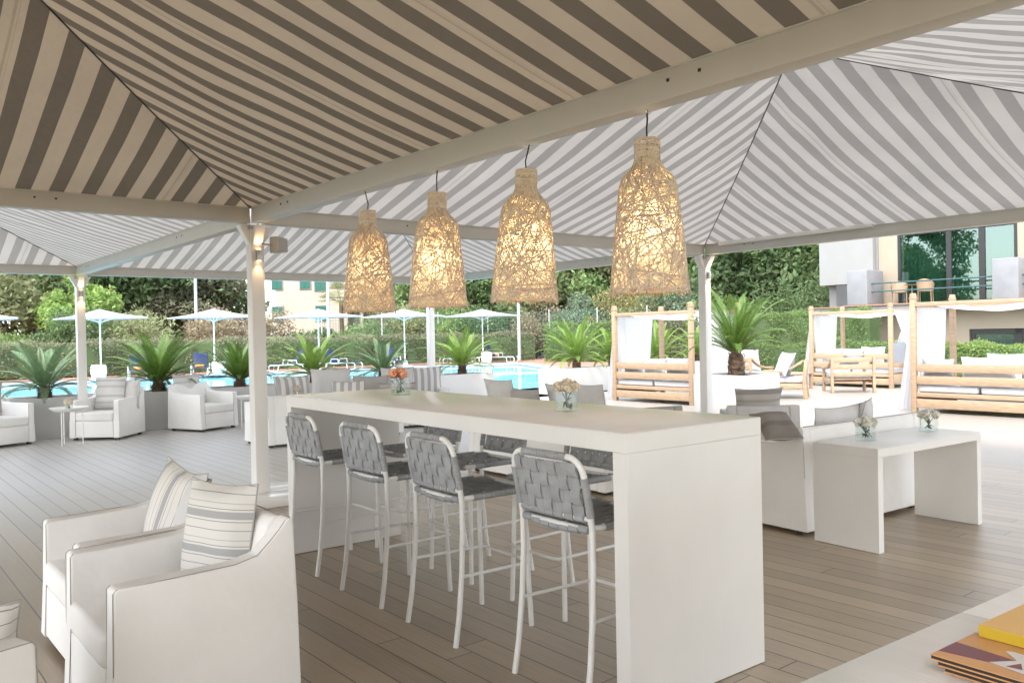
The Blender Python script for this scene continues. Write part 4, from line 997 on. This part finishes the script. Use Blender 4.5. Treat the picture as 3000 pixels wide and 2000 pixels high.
def make_pot():
    t = thing('pot', '', 'pot', (0, 0, 0), 0, 'white poolside pots')
    q = MB(); q.lathe([(.20, 0), (.27, .12), (.30, .35), (.29, .55), (.25, .60), (.22, .58), (.22, .5), (.002, .5)], 18); q.build('body', 'white_metal', t)
    return t
pot = make_pot()
for i, (p, lab) in enumerate([((-16.55, 33.4), 'round white pot at the foot of the parasol behind the tray table post'), ((-12.4, 35.3), 'white pot by the pool edge, at the foot of the parasol beside the thick post'), ((-1.35, 43.75), 'white pot below the last parasol, beside the blue lounger')]):
    r_ = pot if i == 0 else dup(pot, (*p, 0), 0, lab); r_.location = (*p, 0); r_['label'] = lab
def make_lounger():
    t = thing('sun_lounger', '', 'sun lounger', (0, 0, 0), 0, 'blue sun loungers by the pool')
    for sx in (-1, 1):
        x = sx*.33; q = MB(); q.tube([(x, -.95, .30), (x, -1.0, .22), (x, -.97, .02), (x, -.6, .02), (x, -.55, .30)], .02, 6); q.tube([(x, .95, .30), (x, .98, .02), (x, .60, .02), (x, .55, .30)], .02, 6)
        q.tube([(x, -.95, .30), (x, .95, .30)], .022, 6); q.tube([(x*1.12, -.15, .30), (x*1.14, -.12, .5), (x*1.14, .25, .5), (x*1.12, .3, .3)], .018, 6); q.build('side_frame', 'white_metal', t)
    q = MB(); q.box(-.30, -.93, .30, .30, .25, .335); q.build('seat', 'lounger_blue', t, bevel=.008)
    q = MB(); R = Matrix.Rotation(radians(58), 3, 'X'); q.cbox(Vector((0, .25, .32))+R@Vector((0, .37, 0)), (.60, .76, .03), R); q.build('backrest', 'lounger_blue', t, bevel=.008)
    return t
lo_ = make_lounger()
# lounger local -y = foot end
LN = [((-20.6, 31.6), (.45, -.9), 'sun lounger at the photo edge, behind the blue green cycad'), ((-15.2, 33.9), (.38, -.92), 'blue sun lounger with an orange towel, left of the tall green cycad'),
      ((-13.45, 36.0), (.3, -.95), 'blue sun lounger with an orange towel, right of the tall green cycad'), ((-10.3, 38.4), (-.8, -.5), 'blue sun lounger right beside the thick post, seen through cycad fronds'),
      ((-8.1, 39.3), (.9, -.35), 'blue sun lounger below the parasol in front of the cream house'), ((-5.9, 41.1), (.5, -.8), 'blue sun lounger nearly hidden behind the grey green cycad'),
      ((-2.75, 43.6), (-.9, -.35), 'sun lounger left of the last white pot, half hidden by cycad fronds'), ((-.75, 44.4), (.93, -.3), 'blue sun lounger with raised back at the end of the row, by the last parasol')]
for i, (p, d_, lab) in enumerate(LN):
    r_ = lo_ if i == 0 else dup(lo_, (*p, 0), 0, lab); r_.location = (*p, 0); r_.rotation_euler = (0, 0, FV(d_)); r_['label'] = lab
def towel(label, p, rz):
    q = MB(); q.tube([(-.19, 0, 0), (-.17, 0, 0), (.17, 0, 0), (.19, 0, 0)], [.04, .075, .075, .04], 12); o_ = q.build('towel', 'towel', loc=p, rotz=rz); tag(o_, label, 'towel', 'rolled orange towels on loungers')
towel('rolled orange towel on the lounger left of the tall green cycad', (-15.15, 33.75, .41), FV((.38, -.92)))
towel('rolled orange towel on the lounger right of the tall green cycad', (-13.42, 35.85, .41), FV((.3, -.95)))
towel('rolled orange towel on the lounger at the end of the row', (-.8, 44.35, .41), FV((.93, -.3)))
towel('orange towel on the lounger beside the last pot', (-2.8, 43.5, .41), FV((-.9, -.35)))

# ------------------------------------------------------------ vegetation
def leaf_quads(P, size, rng, flat=0.0):
    n_ = len(P); d = rng.normal(size=(n_, 3)); d /= np.linalg.norm(d, axis=1)[:, None]; e_ = rng.normal(size=(n_, 3)); e_ -= (e_*d).sum(1)[:, None]*d; e_ /= np.linalg.norm(e_, axis=1)[:, None]
    s_ = size*rng.uniform(.6, 1.35, size=(n_, 1)); a = P-d*s_; b = P+e_*s_*.48; c = P+d*s_; f_ = P-e_*s_*.48
    v_ = np.stack([a, b, c, f_], 1).reshape(-1, 3); return v_, np.arange(n_*4).reshape(-1, 4)
def crown_points(rng, n_, R, H, z0, nb, lump=.34):
    cs = []; 
    for k in range(nb):
        d = rng.normal(size=3); d /= np.linalg.norm(d); rr = rng.uniform(.35, .88); cs.append(np.array([d[0]*R*rr, d[1]*R*rr, z0+H/2+d[2]*H/2*rr]))
    cs = np.array(cs); rad = R*lump*rng.uniform(.65, 1.25, nb); pr = rad**2/np.sum(rad**2); k = rng.choice(nb, n_, p=pr)
    d = rng.normal(size=(n_, 3)); d /= np.linalg.norm(d, axis=1)[:, None]; r_ = rad[k]*(rng.uniform(.55, 1.08, n_))
    sub = 1+.16*np.sin(d[:, 0]*9+k)*np.sin(d[:, 1]*8+k*2)*1.2
    return cs[k]+d*(r_*sub)[:, None]*np.array([1, 1, .85])
TREES = {}
def make_tree(key, m_, R, H, z0, n_, size, nb, seed, lump=.34):
    rng = np.random.default_rng(seed); P_ = crown_points(rng, n_, R, H, z0, nb, lump); v_, f_ = leaf_quads(P_, size, rng); me = npmesh('crown', v_, f_, m_)
    q = MB(); q.tube([(0, 0, -.6), (.05, .03, z0*.5), (.1, -.05, z0+H*.25), (.05, .1, z0+H*.7)], [.24, .2, .15, .05], 8)
    rnd = random.Random(seed)
    for k in range(7):
        a = rnd.uniform(0, 6.28); z = z0+H*rnd.uniform(.0, .35); q.tube([(.05, 0, z), (R*.35*cos(a), R*.35*sin(a), z+H*.14), (R*.7*cos(a), R*.7*sin(a), z+H*.3)], [.1, .06, .02], 6)
    t = thing('tree', '', 'tree', (0, 0, 0), 0, 'trees behind the pool and the hedges'); link('crown', me, t); q.build('trunk', 'bark', t); TREES[key] = [t, False]; return t
make_tree('mid', 'leaf_mid', 3.6, 9.5, 1.2, 15000, .17, 34, 11); make_tree('dark', 'leaf_dark', 3.8, 10.5, .8, 15000, .17, 36, 12); make_tree('olive', 'leaf_olive', 3.7, 9.0, 1.0, 15000, .16, 34, 13)
make_tree('blue', 'leaf_bluish', 4.0, 10.0, 1.0, 15000, .17, 30, 14, .38); make_tree('bright', 'leaf_bright', 1.7, 4.6, .6, 8000, .11, 20, 15); make_tree('red', 'leaf_red', 2.6, 8.0, 1.2, 9000, .15, 24, 16)
def tree(key, x, y, sc, rz, lab, name='tree'):
    t, used_ = TREES[key]
    if used_: t = dup(t, (x, y, -.55), rz, lab)
    TREES[key][1] = True; t.location = (x, y, -.55); t.rotation_euler = (0, 0, rz); t.scale = (sc, sc, sc*random.uniform(.9, 1.1)); t['label'] = lab
tl_ = [('mid', -32, 41, 1.0, 'mid green tree at the photo edge beyond the first parasol'), ('olive', -27.5, 46, 1.1, 'olive green tree behind the first parasol'),
       ('dark', -24.0, 48.5, 1.1, 'dark tree behind the bright green bush'), ('bright', -22.6, 43.2, 1.15, 'bright yellow green young tree left of the tray table post'),
       ('dark', -19.8, 51.5, 1.15, 'dark spreading tree right of the tray table post'), ('blue', -21.8, 56.5, 1.1, 'blue green conifer like tree between two parasols'),
       ('red', -18.3, 49.6, .95, 'reddish dark tree with a bare looking trunk beside the second light pole'),
       ('olive', -25, 62, 1.3, 'tall olive tree in the back row left of the cream house'), ('dark', -27, 60, 1.4, 'tall dark tree in the back row near the photo edge'),
       ('mid', -5.6, 57.5, .95, 'mid green tree just right of the tiled roof'), ('mid', -44, 20, 1.2, 'tree far to the side of the pool, out of view, mirrored in the hotel window'), ('dark', -50, 14, 1.3, 'dark tree far to the side of the pool, out of view'), ('dark', -3.6, 56.5, 1.0, 'dark tree between the farthest two pendant lamps'), ('mid', -1.0, 56, 1.05, 'green tree behind the thin white post'),
       ('olive', 1.7, 55.5, 1.0, 'olive tree between the second and third pendant lamps'), ('mid', 4.2, 55, 1.05, 'green tree behind the third pendant lamp'), ('olive', 6.8, 54, 1.0, 'yellowish tree between the third and the last pendant lamp'),
       ('dark', 9.3, 52.5, 1.05, 'dark tree under the last pendant lamp'), ('mid', 11.3, 49.5, 1.0, 'green tree seen just left of the outer post'), ('dark', 13.0, 47.5, 1.1, 'dense dark tree right of the outer post'),
       ('mid', 15.4, 46, 1.1, 'dense green tree above the cycad planter box'), ('dark', 17.6, 44.5, 1.1, 'dense dark tree left of the hotel'), ('mid', 19.8, 43.0, 1.2, 'green tree touching the hotel corner'), ('olive', 22.5, 46, 1.4, 'tall olive tree behind the hotel corner'),
       ('dark', 2.5, 64, 1.5, 'tall dark tree in the back row above the pool gap'), ('dark', -7.5, 66, 1.3, 'tall dark tree behind the tiled roof'), ('mid', 9, 62, 1.5, 'tall green tree in the back row behind the last pendant lamp'), ('dark', 16, 57, 1.6, 'tall dark tree in the back row right of the outer post'), ('mid', -35, 55, 1.5, 'tall green tree in the back row at the photo edge')]
for k, (key, x, y, sc, lab) in enumerate(tl_): tree(key, x, y, sc, k*1.7, lab)

def hedge(name, label, path, wdt, h, z0, m_, density, size, seed, cat='hedge', rough=.10, group=None):
    """a clipped or loose hedge: leaves over the surface of a rounded box, with a dark twig core"""
    rng = np.random.default_rng(seed); t = thing(name, label, cat, (path[0][0], path[0][1], 0), 0, group); O = np.array([path[0][0], path[0][1], 0]); allp = []; core = MB()
    for (x0, y0), (x1, y1) in zip(path, path[1:]):
        d = np.array([x1-x0, y1-y0]); L_ = np.linalg.norm(d); d /= L_; nn = np.array([-d[1], d[0]]); n_ = int(density*L_*(wdt+2*h)); s_ = rng.uniform(0, L_, n_); k = rng.uniform(0, wdt+2*h, n_)
        off = np.where(k < h, -wdt/2, np.where(k < h+wdt, k-h-wdt/2, wdt/2)); z = np.where(k < h, k, np.where(k < h+wdt, h, k-h-wdt))
        lump = rough*(np.sin(s_*2.3+z*3)+np.sin(s_*5.1+off*4+1)+.7*np.sin(s_*1.1+2))*.6+rng.normal(0, rough*.35, n_)
        side = (k < h) | (k > h+wdt); off = off+np.where(side, np.sign(off)*lump, 0); z = z+np.where(side, 0, lump)
        allp.append(np.stack([x0+d[0]*s_+nn[0]*off, y0+d[1]*s_+nn[1]*off, z0+z], 1)-O)
        a = Vector((x0-O[0], y0-O[1], z0+h*.46)); b = Vector((x1-O[0], y1-O[1], z0+h*.46)); core.bar(a, b, wdt*.8, h*.86)
    P_ = np.concatenate(allp); v_, f_ = leaf_quads(P_, size, rng); link('foliage', npmesh('foliage', v_, f_, m_), t)
    if name == 'hedge': core.build('twigs', 'leaf_dark', t, jitter=.05)
    return t
hedge('hedge', 'long clipped low hedge running behind the parasols and loungers', [(-36, 25.5), (-21.8, 34.9), (-11.6, 41.8), (-4.6, 46.8), (1.2, 48.2)], 1.0, 1.5, 0, 'leaf_hedge_dull', 330, .052, 21)
hedge('hedge', 'clipped green hedge behind the cycads right of the pool gap', [(2.0, 44.5), (7.8, 40.8)], 1.2, 1.95, 0, 'leaf_hedge', 420, .05, 22)
hedge('hedge', 'tall clipped hedge between the cycad box and the hotel daybed', [(8.2, 34.5), (13.0, 29.9)], 1.2, 2.05, 0, 'leaf_hedge', 520, .042, 23)
hedge('hedge', 'low clipped hedge in front of the tall one, behind the teak chairs', [(6.3, 29.6), (11.8, 25.6)], 1.0, .97, 0, 'leaf_hedge', 620, .038, 24)
hedge('hedge', 'low leafy hedge under the hotel windows behind the closest daybed', [(11.9, 25.9), (17.5, 19.2)], 1.1, .92, 0, 'leaf_bright', 620, .042, 25)
def shrub(label, x, y, R, H, m_, n_, size, seed, lump=.4):
    rng = np.random.default_rng(seed); t = thing('shrub', label, 'shrub', (x, y, -.1), 0, 'shrubs behind the low hedge'); P_ = crown_points(rng, n_, R, H, 0, 16, lump); P_ = P_[P_[:, 2] > 0]
    v_, f_ = leaf_quads(P_, size, rng); link('foliage', npmesh('foliage', v_, f_, m_), t)
    q = MB(); rnd = random.Random(seed)
    for k in range(6): a = rnd.uniform(0, 6.28); q.tube([(0, 0, -.4), (R*.3*cos(a), R*.3*sin(a), H*.4), (R*.55*cos(a), R*.55*sin(a), H*.75)], [.05, .035, .012], 5)
    q.build('stems', 'bark', t)
SH = [(-27.5, 37.2, 2.4, 3.6, 'leaf_mid', 'green shrub at the photo edge behind the low hedge'), (-24.2, 39.2, 2.2, 2.7, 'leaf_hedge', 'rounded green shrub below the bright young tree'), (-21.2, 41.0, 2.2, 3.1, 'leaf_dark', 'dark shrub beneath the bright young tree'),
      (-18.4, 42.2, 2.4, 3.7, 'leaf_olive', 'olive brown shrub right of the tray table post'), (-15.7, 43.6, 2.3, 3.5, 'leaf_brown', 'brownish dry looking shrub between the second and third parasol'), (-13.4, 45.2, 2.1, 2.7, 'leaf_brown', 'brown and yellow shrub left of the thick post'),
      (-11.2, 47.4, 2.0, 2.4, 'leaf_dark', 'dark low shrub below the cream house'), (-8.8, 49.0, 2.2, 2.5, 'leaf_mid', 'green low shrub below the tiled roof'), (-6.2, 50.0, 2.4, 3.6, 'leaf_olive', 'olive shrub right of the tiled roof'), (-3.8, 50.8, 2.4, 3.9, 'leaf_mid', 'green shrub behind the fifth parasol'),
      (-1.2, 51.2, 2.4, 3.9, 'leaf_dark', 'dark shrub left of the last parasol'), (1.4, 51.0, 2.4, 4.2, 'leaf_brown', 'brownish shrub right of the last parasol'), (4.0, 50.0, 2.5, 4.2, 'leaf_bluish', 'grey green shrub behind the green mesh fence'), (6.6, 48.5, 2.5, 4.6, 'leaf_yellow', 'yellowish shrub left of the pool side daybed'),
      (9.0, 46.5, 2.4, 4.4, 'leaf_bluish', 'soft grey green conifer shrub above the pool side daybed'), (11.4, 43.5, 2.4, 3.4, 'leaf_mid', 'green shrub behind the outer post'), (13.6, 40.5, 2.4, 3.8, 'leaf_dark', 'dark shrub above the tall clipped hedge'), (15.6, 38.5, 2.5, 4.2, 'leaf_dark', 'dark shrub beside the hotel corner'), (6.2, 31.5, 1.2, 2.6, 'leaf_red', 'dark reddish shrub seen through the pool side daybed')]
for k, (x, y, R_, H_, m_, lab) in enumerate(SH): shrub(lab, x, y, R_, H_, m_, 7000 if R_ > 1.5 else 3500, .085 if R_ > 1.5 else .06, 40+k)
# small broadleaf palms
def fan_palm(label, x, y, h, sc):
    t = thing('palm_tree', label, 'palm tree', (x, y, -.2), 0); q = MB(); q.tube([(0, 0, -.3), (.03, 0, h*.5), (0, .04, h)], [.16, .14, .12], 10); q.build('trunk', 'trunk', t)
    q = MB(); rnd = random.Random(int(x*10)+77)
    for k in range(26):
        az = k*2.4; el = radians(rnd.uniform(-25, 75)); d = Vector((cos(az)*cos(el), sin(az)*cos(el), sin(el))); c = Vector((0, 0, h))+d*.55*sc; sd = d.cross(UP).normalized(); u_ = sd.cross(d)
        q.tube([(0, 0, h), tuple(c)], .012, 4, cap=False)
        for m_ in range(13):
            a = radians(-75+150*m_/12); dd = (d*cos(a)+sd*sin(a)).normalized(); e_ = dd.cross(u_).normalized()*.022*sc; tip = c+dd*.62*sc-UP*.10*sc
            q.add([c-e_*.3, c+dd*.3*sc-e_, tip, c+dd*.3*sc+e_], [(0, 1, 2, 3)])
    q.build('fronds', 'leaf_olive', t, uv=[(0, 0)]*len(q.v), smooth=False)
fan_palm('fan palm in front of the tiled roof beside the light pole', -10.6, 52.0, 3.9, 1.5)

# light poles and mesh fence
LP0 = None
for p, lab in [((-16.9, 44.8), 'slim grey light pole behind the parasol left of the thick post'), ((-14.3, 45.6), 'thicker grey light pole touching the thick post'), ((-10.0, 45.6), 'grey light pole in front of the tiled roof'), ((.4, 46.8), 'grey light pole standing below the third pendant lamp')]:
    if LP0 is None:
        LP0 = thing('light_pole', lab, 'light pole', (*p, 0), 0, 'grey light poles behind the pool'); q = MB(); q.tube([(0, 0, -.3), (0, 0, 3.5), (0, 0, 7.5)], [.10, .085, .06], 10); q.build('pole', 'pole_grey', LP0)
        q = MB(); q.box(-.12, -.5, 7.42, .12, .12, 7.52); q.build('lamp_head', 'pole_grey', LP0, bevel=.02)
    else: dup(LP0, (*p, 0), .5, lab)
fnc = thing('mesh_fence', 'green wire mesh fence on thin posts between the shrubs and the low hedge', 'fence', (0, 0, 0))
fp = [(-10.5, 46.2), (-7.5, 48.3), (-4.4, 50.0), (-1.4, 49.2), (2.2, 48.9), (4.8, 46.8), (7.3, 45.0)]
for p in fp: q = MB(); q.tube([(*p, -.2), (*p, 2.9)], .035, 6); q.build('post', 'pole_grey', fnc)
mat('mesh_green', (.05, .13, .09), .6)
q = MB()
for (x0, y0), (x1, y1) in zip(fp, fp[1:]):
    a = Vector((x0, y0, 0)); b = Vector((x1, y1, 0)); n_ = int((b-a).length/.16)
    for k in range(n_): c = a.lerp(b, k/n_); q.bar(c+UP*.1, c+UP*2.8, .014, .014, Vector((0, 1, .01)))
    for z in np.arange(.2, 2.85, .16): q.bar(a+UP*z, b+UP*z, .012, .012)
q.build('wire_mesh', 'mesh_green', fnc, smooth=False)

# ------------------------------------------------------------ cream house with green shutters
hs = thing('house', 'cream house with green shutters and a lower tiled roof wing, beyond the pool', 'house', (-17.8, 74.0, -.5), -.12)
q = MB(); q.box(-3.2, 0, 0, 3.4, 8, 9.5); q.build('wall', 'house_wall', hs)
for x0, z0, w2, h2 in [(-3.0, 3.55, .9, 1.25), (1.0, 3.55, .9, 1.25), (-.4, 6.4, .9, 1.2), (1.0, 6.2, 1.0, .85), (-3.0, 6.4, .9, 1.2)]:
    q = MB(); q.box(x0-w2/2-.10, -.06, z0-.10, x0+w2/2+.10, -.002, z0+h2+.10); f_ = q.build('window', 'pale_render', hs)
    q = MB(); q.box(x0-w2/2, -.10, z0, x0-.01, -.061, z0+h2); q.box(x0+.01, -.10, z0, x0+w2/2, -.061, z0+h2); q.build('shutter', 'shutter', f_)
q = MB(); q.box(3.402, 1.5, 0, 8.2, 7, 5.2); q.build('wing_wall', 'house_wall', hs)
q = MB(); q.add([(3.41, -.2, 4.9), (8.9, .2, 4.6), (8.9, 4.2, 6.3), (3.41, 4.2, 6.9), (3.41, -.2, 4.75), (8.9, .2, 4.45), (8.9, 8, 4.45), (3.41, 8, 4.75)], [(0, 1, 2, 3), (4, 5, 1, 0), (1, 5, 6, 2), (2, 6, 7, 3)]); q.build('wing_roof', 'roof_tile', hs, smooth=False)
q = MB(); q.prism([(-3.7, 9.45), (3.9, 9.45), (.1, 11.2)], 'y', -.5, 8.5); q.build('roof', 'roof_tile', hs)
for x in (4.4, 6.4): q = MB(); q.box(x, .3, 0, x+.35, .65, 4.6); q.build('pillar', 'house_wall', hs)

# ------------------------------------------------------------ hotel wing with balcony
ht = thing('hotel', 'cream hotel wing with a tall green tinted window, balcony blocks and teal rails', 'hotel', (13.2, 31.0, 0), GA)
WB_ = 1.6
def hp(name, m_, boxes, parent=None, bevel=.0, **k):
    q = MB()
    for b_ in boxes: q.box(*b_)
    return q.build(name, m_, parent or ht, bevel=bevel, **k)
hp('wall', 'cream_wall', [(-.35, WB_, 2.32, .40, WB_+.3, 8), (4.52, WB_, 2.32, 16, WB_+.3, 8), (.40, WB_, 5.0, 4.52, WB_+.3, 8)])
hp('upper_wall', 'pale_render', [(-2.7, WB_-.25, 3.2, -.45, WB_+.3, 8)])
hp('side_wall', 'pale_render', [(-2.6, WB_+.301, 2.32, -2.3, WB_+9, 8), (-2.6, WB_+.301, -.2, 16, WB_+.6, 2.1)])
hp('downpipe', 'grey_render', [(-.44, WB_-.03, 0, -.36, WB_+.1, 8)])
hp('balcony_floor', 'pale_render', [(-.85, -.02, 2.06, 16, WB_+.3, 2.26)], bevel=.01)
hp('floor_edge', 'terracotta', [(-.92, -.09, 2.262, 16, WB_, 2.315)], bevel=.008)
hp('side_ledge', 'pale_render', [(-3.0, WB_-.6, 1.2, -.93, WB_, 2.26)]); hp('side_ledge_cap', 'terracotta', [(-3.05, WB_-.66, 2.262, -.93, WB_, 2.31)])
hp('balcony_block', 'grey_render', [(-.79, 0, 2.316, 0, WB_-.35, 3.62)], bevel=.03, seg=3); hp('balcony_block', 'grey_render', [(4.3, 0, 2.316, 5.1, WB_-.35, 3.66)], bevel=.03, seg=3)
q = MB()
for z in (3.10, 2.80): q.tube([(.0, .35, z), (4.3, .35, z)], .025, 8); q.tube([(5.1, .35, z), (10, .35, z)], .025, 8)
q.build('rail', 'rail_teal', ht)
fr_ = hp('window', 'frame_dark', [(.40, WB_-.02, 2.32, .50, WB_+.10, 5.0), (4.42, WB_-.02, 2.32, 4.52, WB_+.10, 5.0), (2.17, WB_-.02, 2.32, 2.34, WB_+.10, 5.0), (3.28, WB_-.02, 2.32, 3.48, WB_+.10, 5.0), (.50, WB_-.02, 4.9, 4.42, WB_+.10, 5.0), (.50, WB_-.02, 2.32, 4.42, WB_+.10, 2.40)])
hp('pane', 'window_glass', [(.5, WB_+.03, 2.4, 2.17, WB_+.04, 4.9), (2.34, WB_+.03, 2.4, 3.28, WB_+.04, 4.9), (3.48, WB_+.03, 2.4, 4.42, WB_+.04, 4.9)], fr_)
q = MB(); cloth(q, (.5, WB_+.28, 4.9), (4.42, WB_+.28, 4.9), (.5, WB_+.28, 2.35), (4.42, WB_+.28, 2.35), 240, 3, .035, 26, 0, Vector((0, 1, 0))); q.build('curtain', 'curtain_cloth', fr_, uv=[(0, 0)]*len(q.v), ang=180)
hp('room_back', 'grey_render', [(.2, WB_+.9, 2.1, 5.0, WB_+1.0, 5.2)])
hp('lower_wall', 'cream_wall', [(3.2, .9, 1.35, 16, 1.2, 2.06), (6.4, .901, 0, 16, 1.2, 1.35), (-.9, .9, -.2, 3.2, 1.2, 2.06), (3.2, .9, 0, 6.4, 1.2, .45)])
f2 = hp('lower_window', 'frame_dark', [(3.22, .98, .45, 3.36, 1.1, 1.35), (4.62, .98, .45, 4.85, 1.1, 1.35), (6.2, .98, .45, 6.39, 1.1, 1.35), (3.36, .98, 1.18, 6.2, 1.1, 1.35)])
hp('pane', 'glass_dark', [(3.36, 1.03, .45, 4.62, 1.05, 1.18), (4.85, 1.03, .45, 6.2, 1.05, 1.18)], f2)
q = MB()
sp_pts = [(-1.45, 1.0), (-1.2, 1.05), (-.95, 1.25), (-.72, 1.55), (-.5, 1.85), (-.2, 1.98)]
q.prism([(x, z-.16) for x, z in sp_pts]+[(x, z) for x, z in sp_pts[::-1]], 'y', .3, .65); q.prism([(-1.45, 0), (-1.15, 0), (-1.15, .90), (-1.45, .84)], 'y', .31, .64); q.build('stair_rail', 'roof_tile', ht, bevel=.01)
hp('stair_wall', 'pale_render', [(-1.9, .35, 0, -.3, .60, .83)])
mat('roof_red', (.45, .14, .06), .7)
# balcony furniture
def rattan_chair(label, p, rz):
    t = thing('rattan_chair', label, 'rattan chair', p, rz, 'rattan chairs on the hotel balcony')
    for x in (-.22, .22):
        for y in (-.2, .2): q = MB(); q.tube([(x, y, 0), (x*.95, y*.95, .42)], .016, 6); q.build('leg', 'rattan', t)
    q = MB(); q.lathe([(.26, .42), (.27, .45), (.25, .47), (.002, .47)], 16); q.build('seat', 'rattan', t)
    vs = []; fs = []
    for j in range(6):
        for i in range(13): a = radians(-20+220*i/12); r_ = .27+.03*j/5; vs.append((r_*cos(a), r_*sin(a), .45+.42*j/5*(.55+.45*sin(max(0, min(pi, (a))))) ))
    for j in range(5):
        for i in range(12): fs.append((j*13+i, j*13+i+1, (j+1)*13+i+1, (j+1)*13+i))
    q = MB(); q.v = vs; q.f = fs; q.build('backrest', 'rattan', t, uv=[(0, 0)]*len(vs)); return t
rattan_chair('rattan chair on the hotel balcony, next to the grey block', G((13.2, 31), .75, .95, 2.316), GA+.6)
rattan_chair('rattan chair with a rounded back on the hotel balcony, in front of the window', G((13.2, 31), 1.75, .85, 2.316), GA+3.4)
bt = thing('balcony_table', 'small round table between the rattan chairs on the balcony', 'table', G((13.2, 31), 1.2, 1.0, 2.316)); q = MB(); q.lathe([(.25, .68), (.26, .70), (.002, .70)], 16); q.build('table_top', 'rattan', bt); q = MB(); q.tube([(0, 0, 0), (0, 0, .68)], .025, 8); q.build('stem', 'rattan', bt)
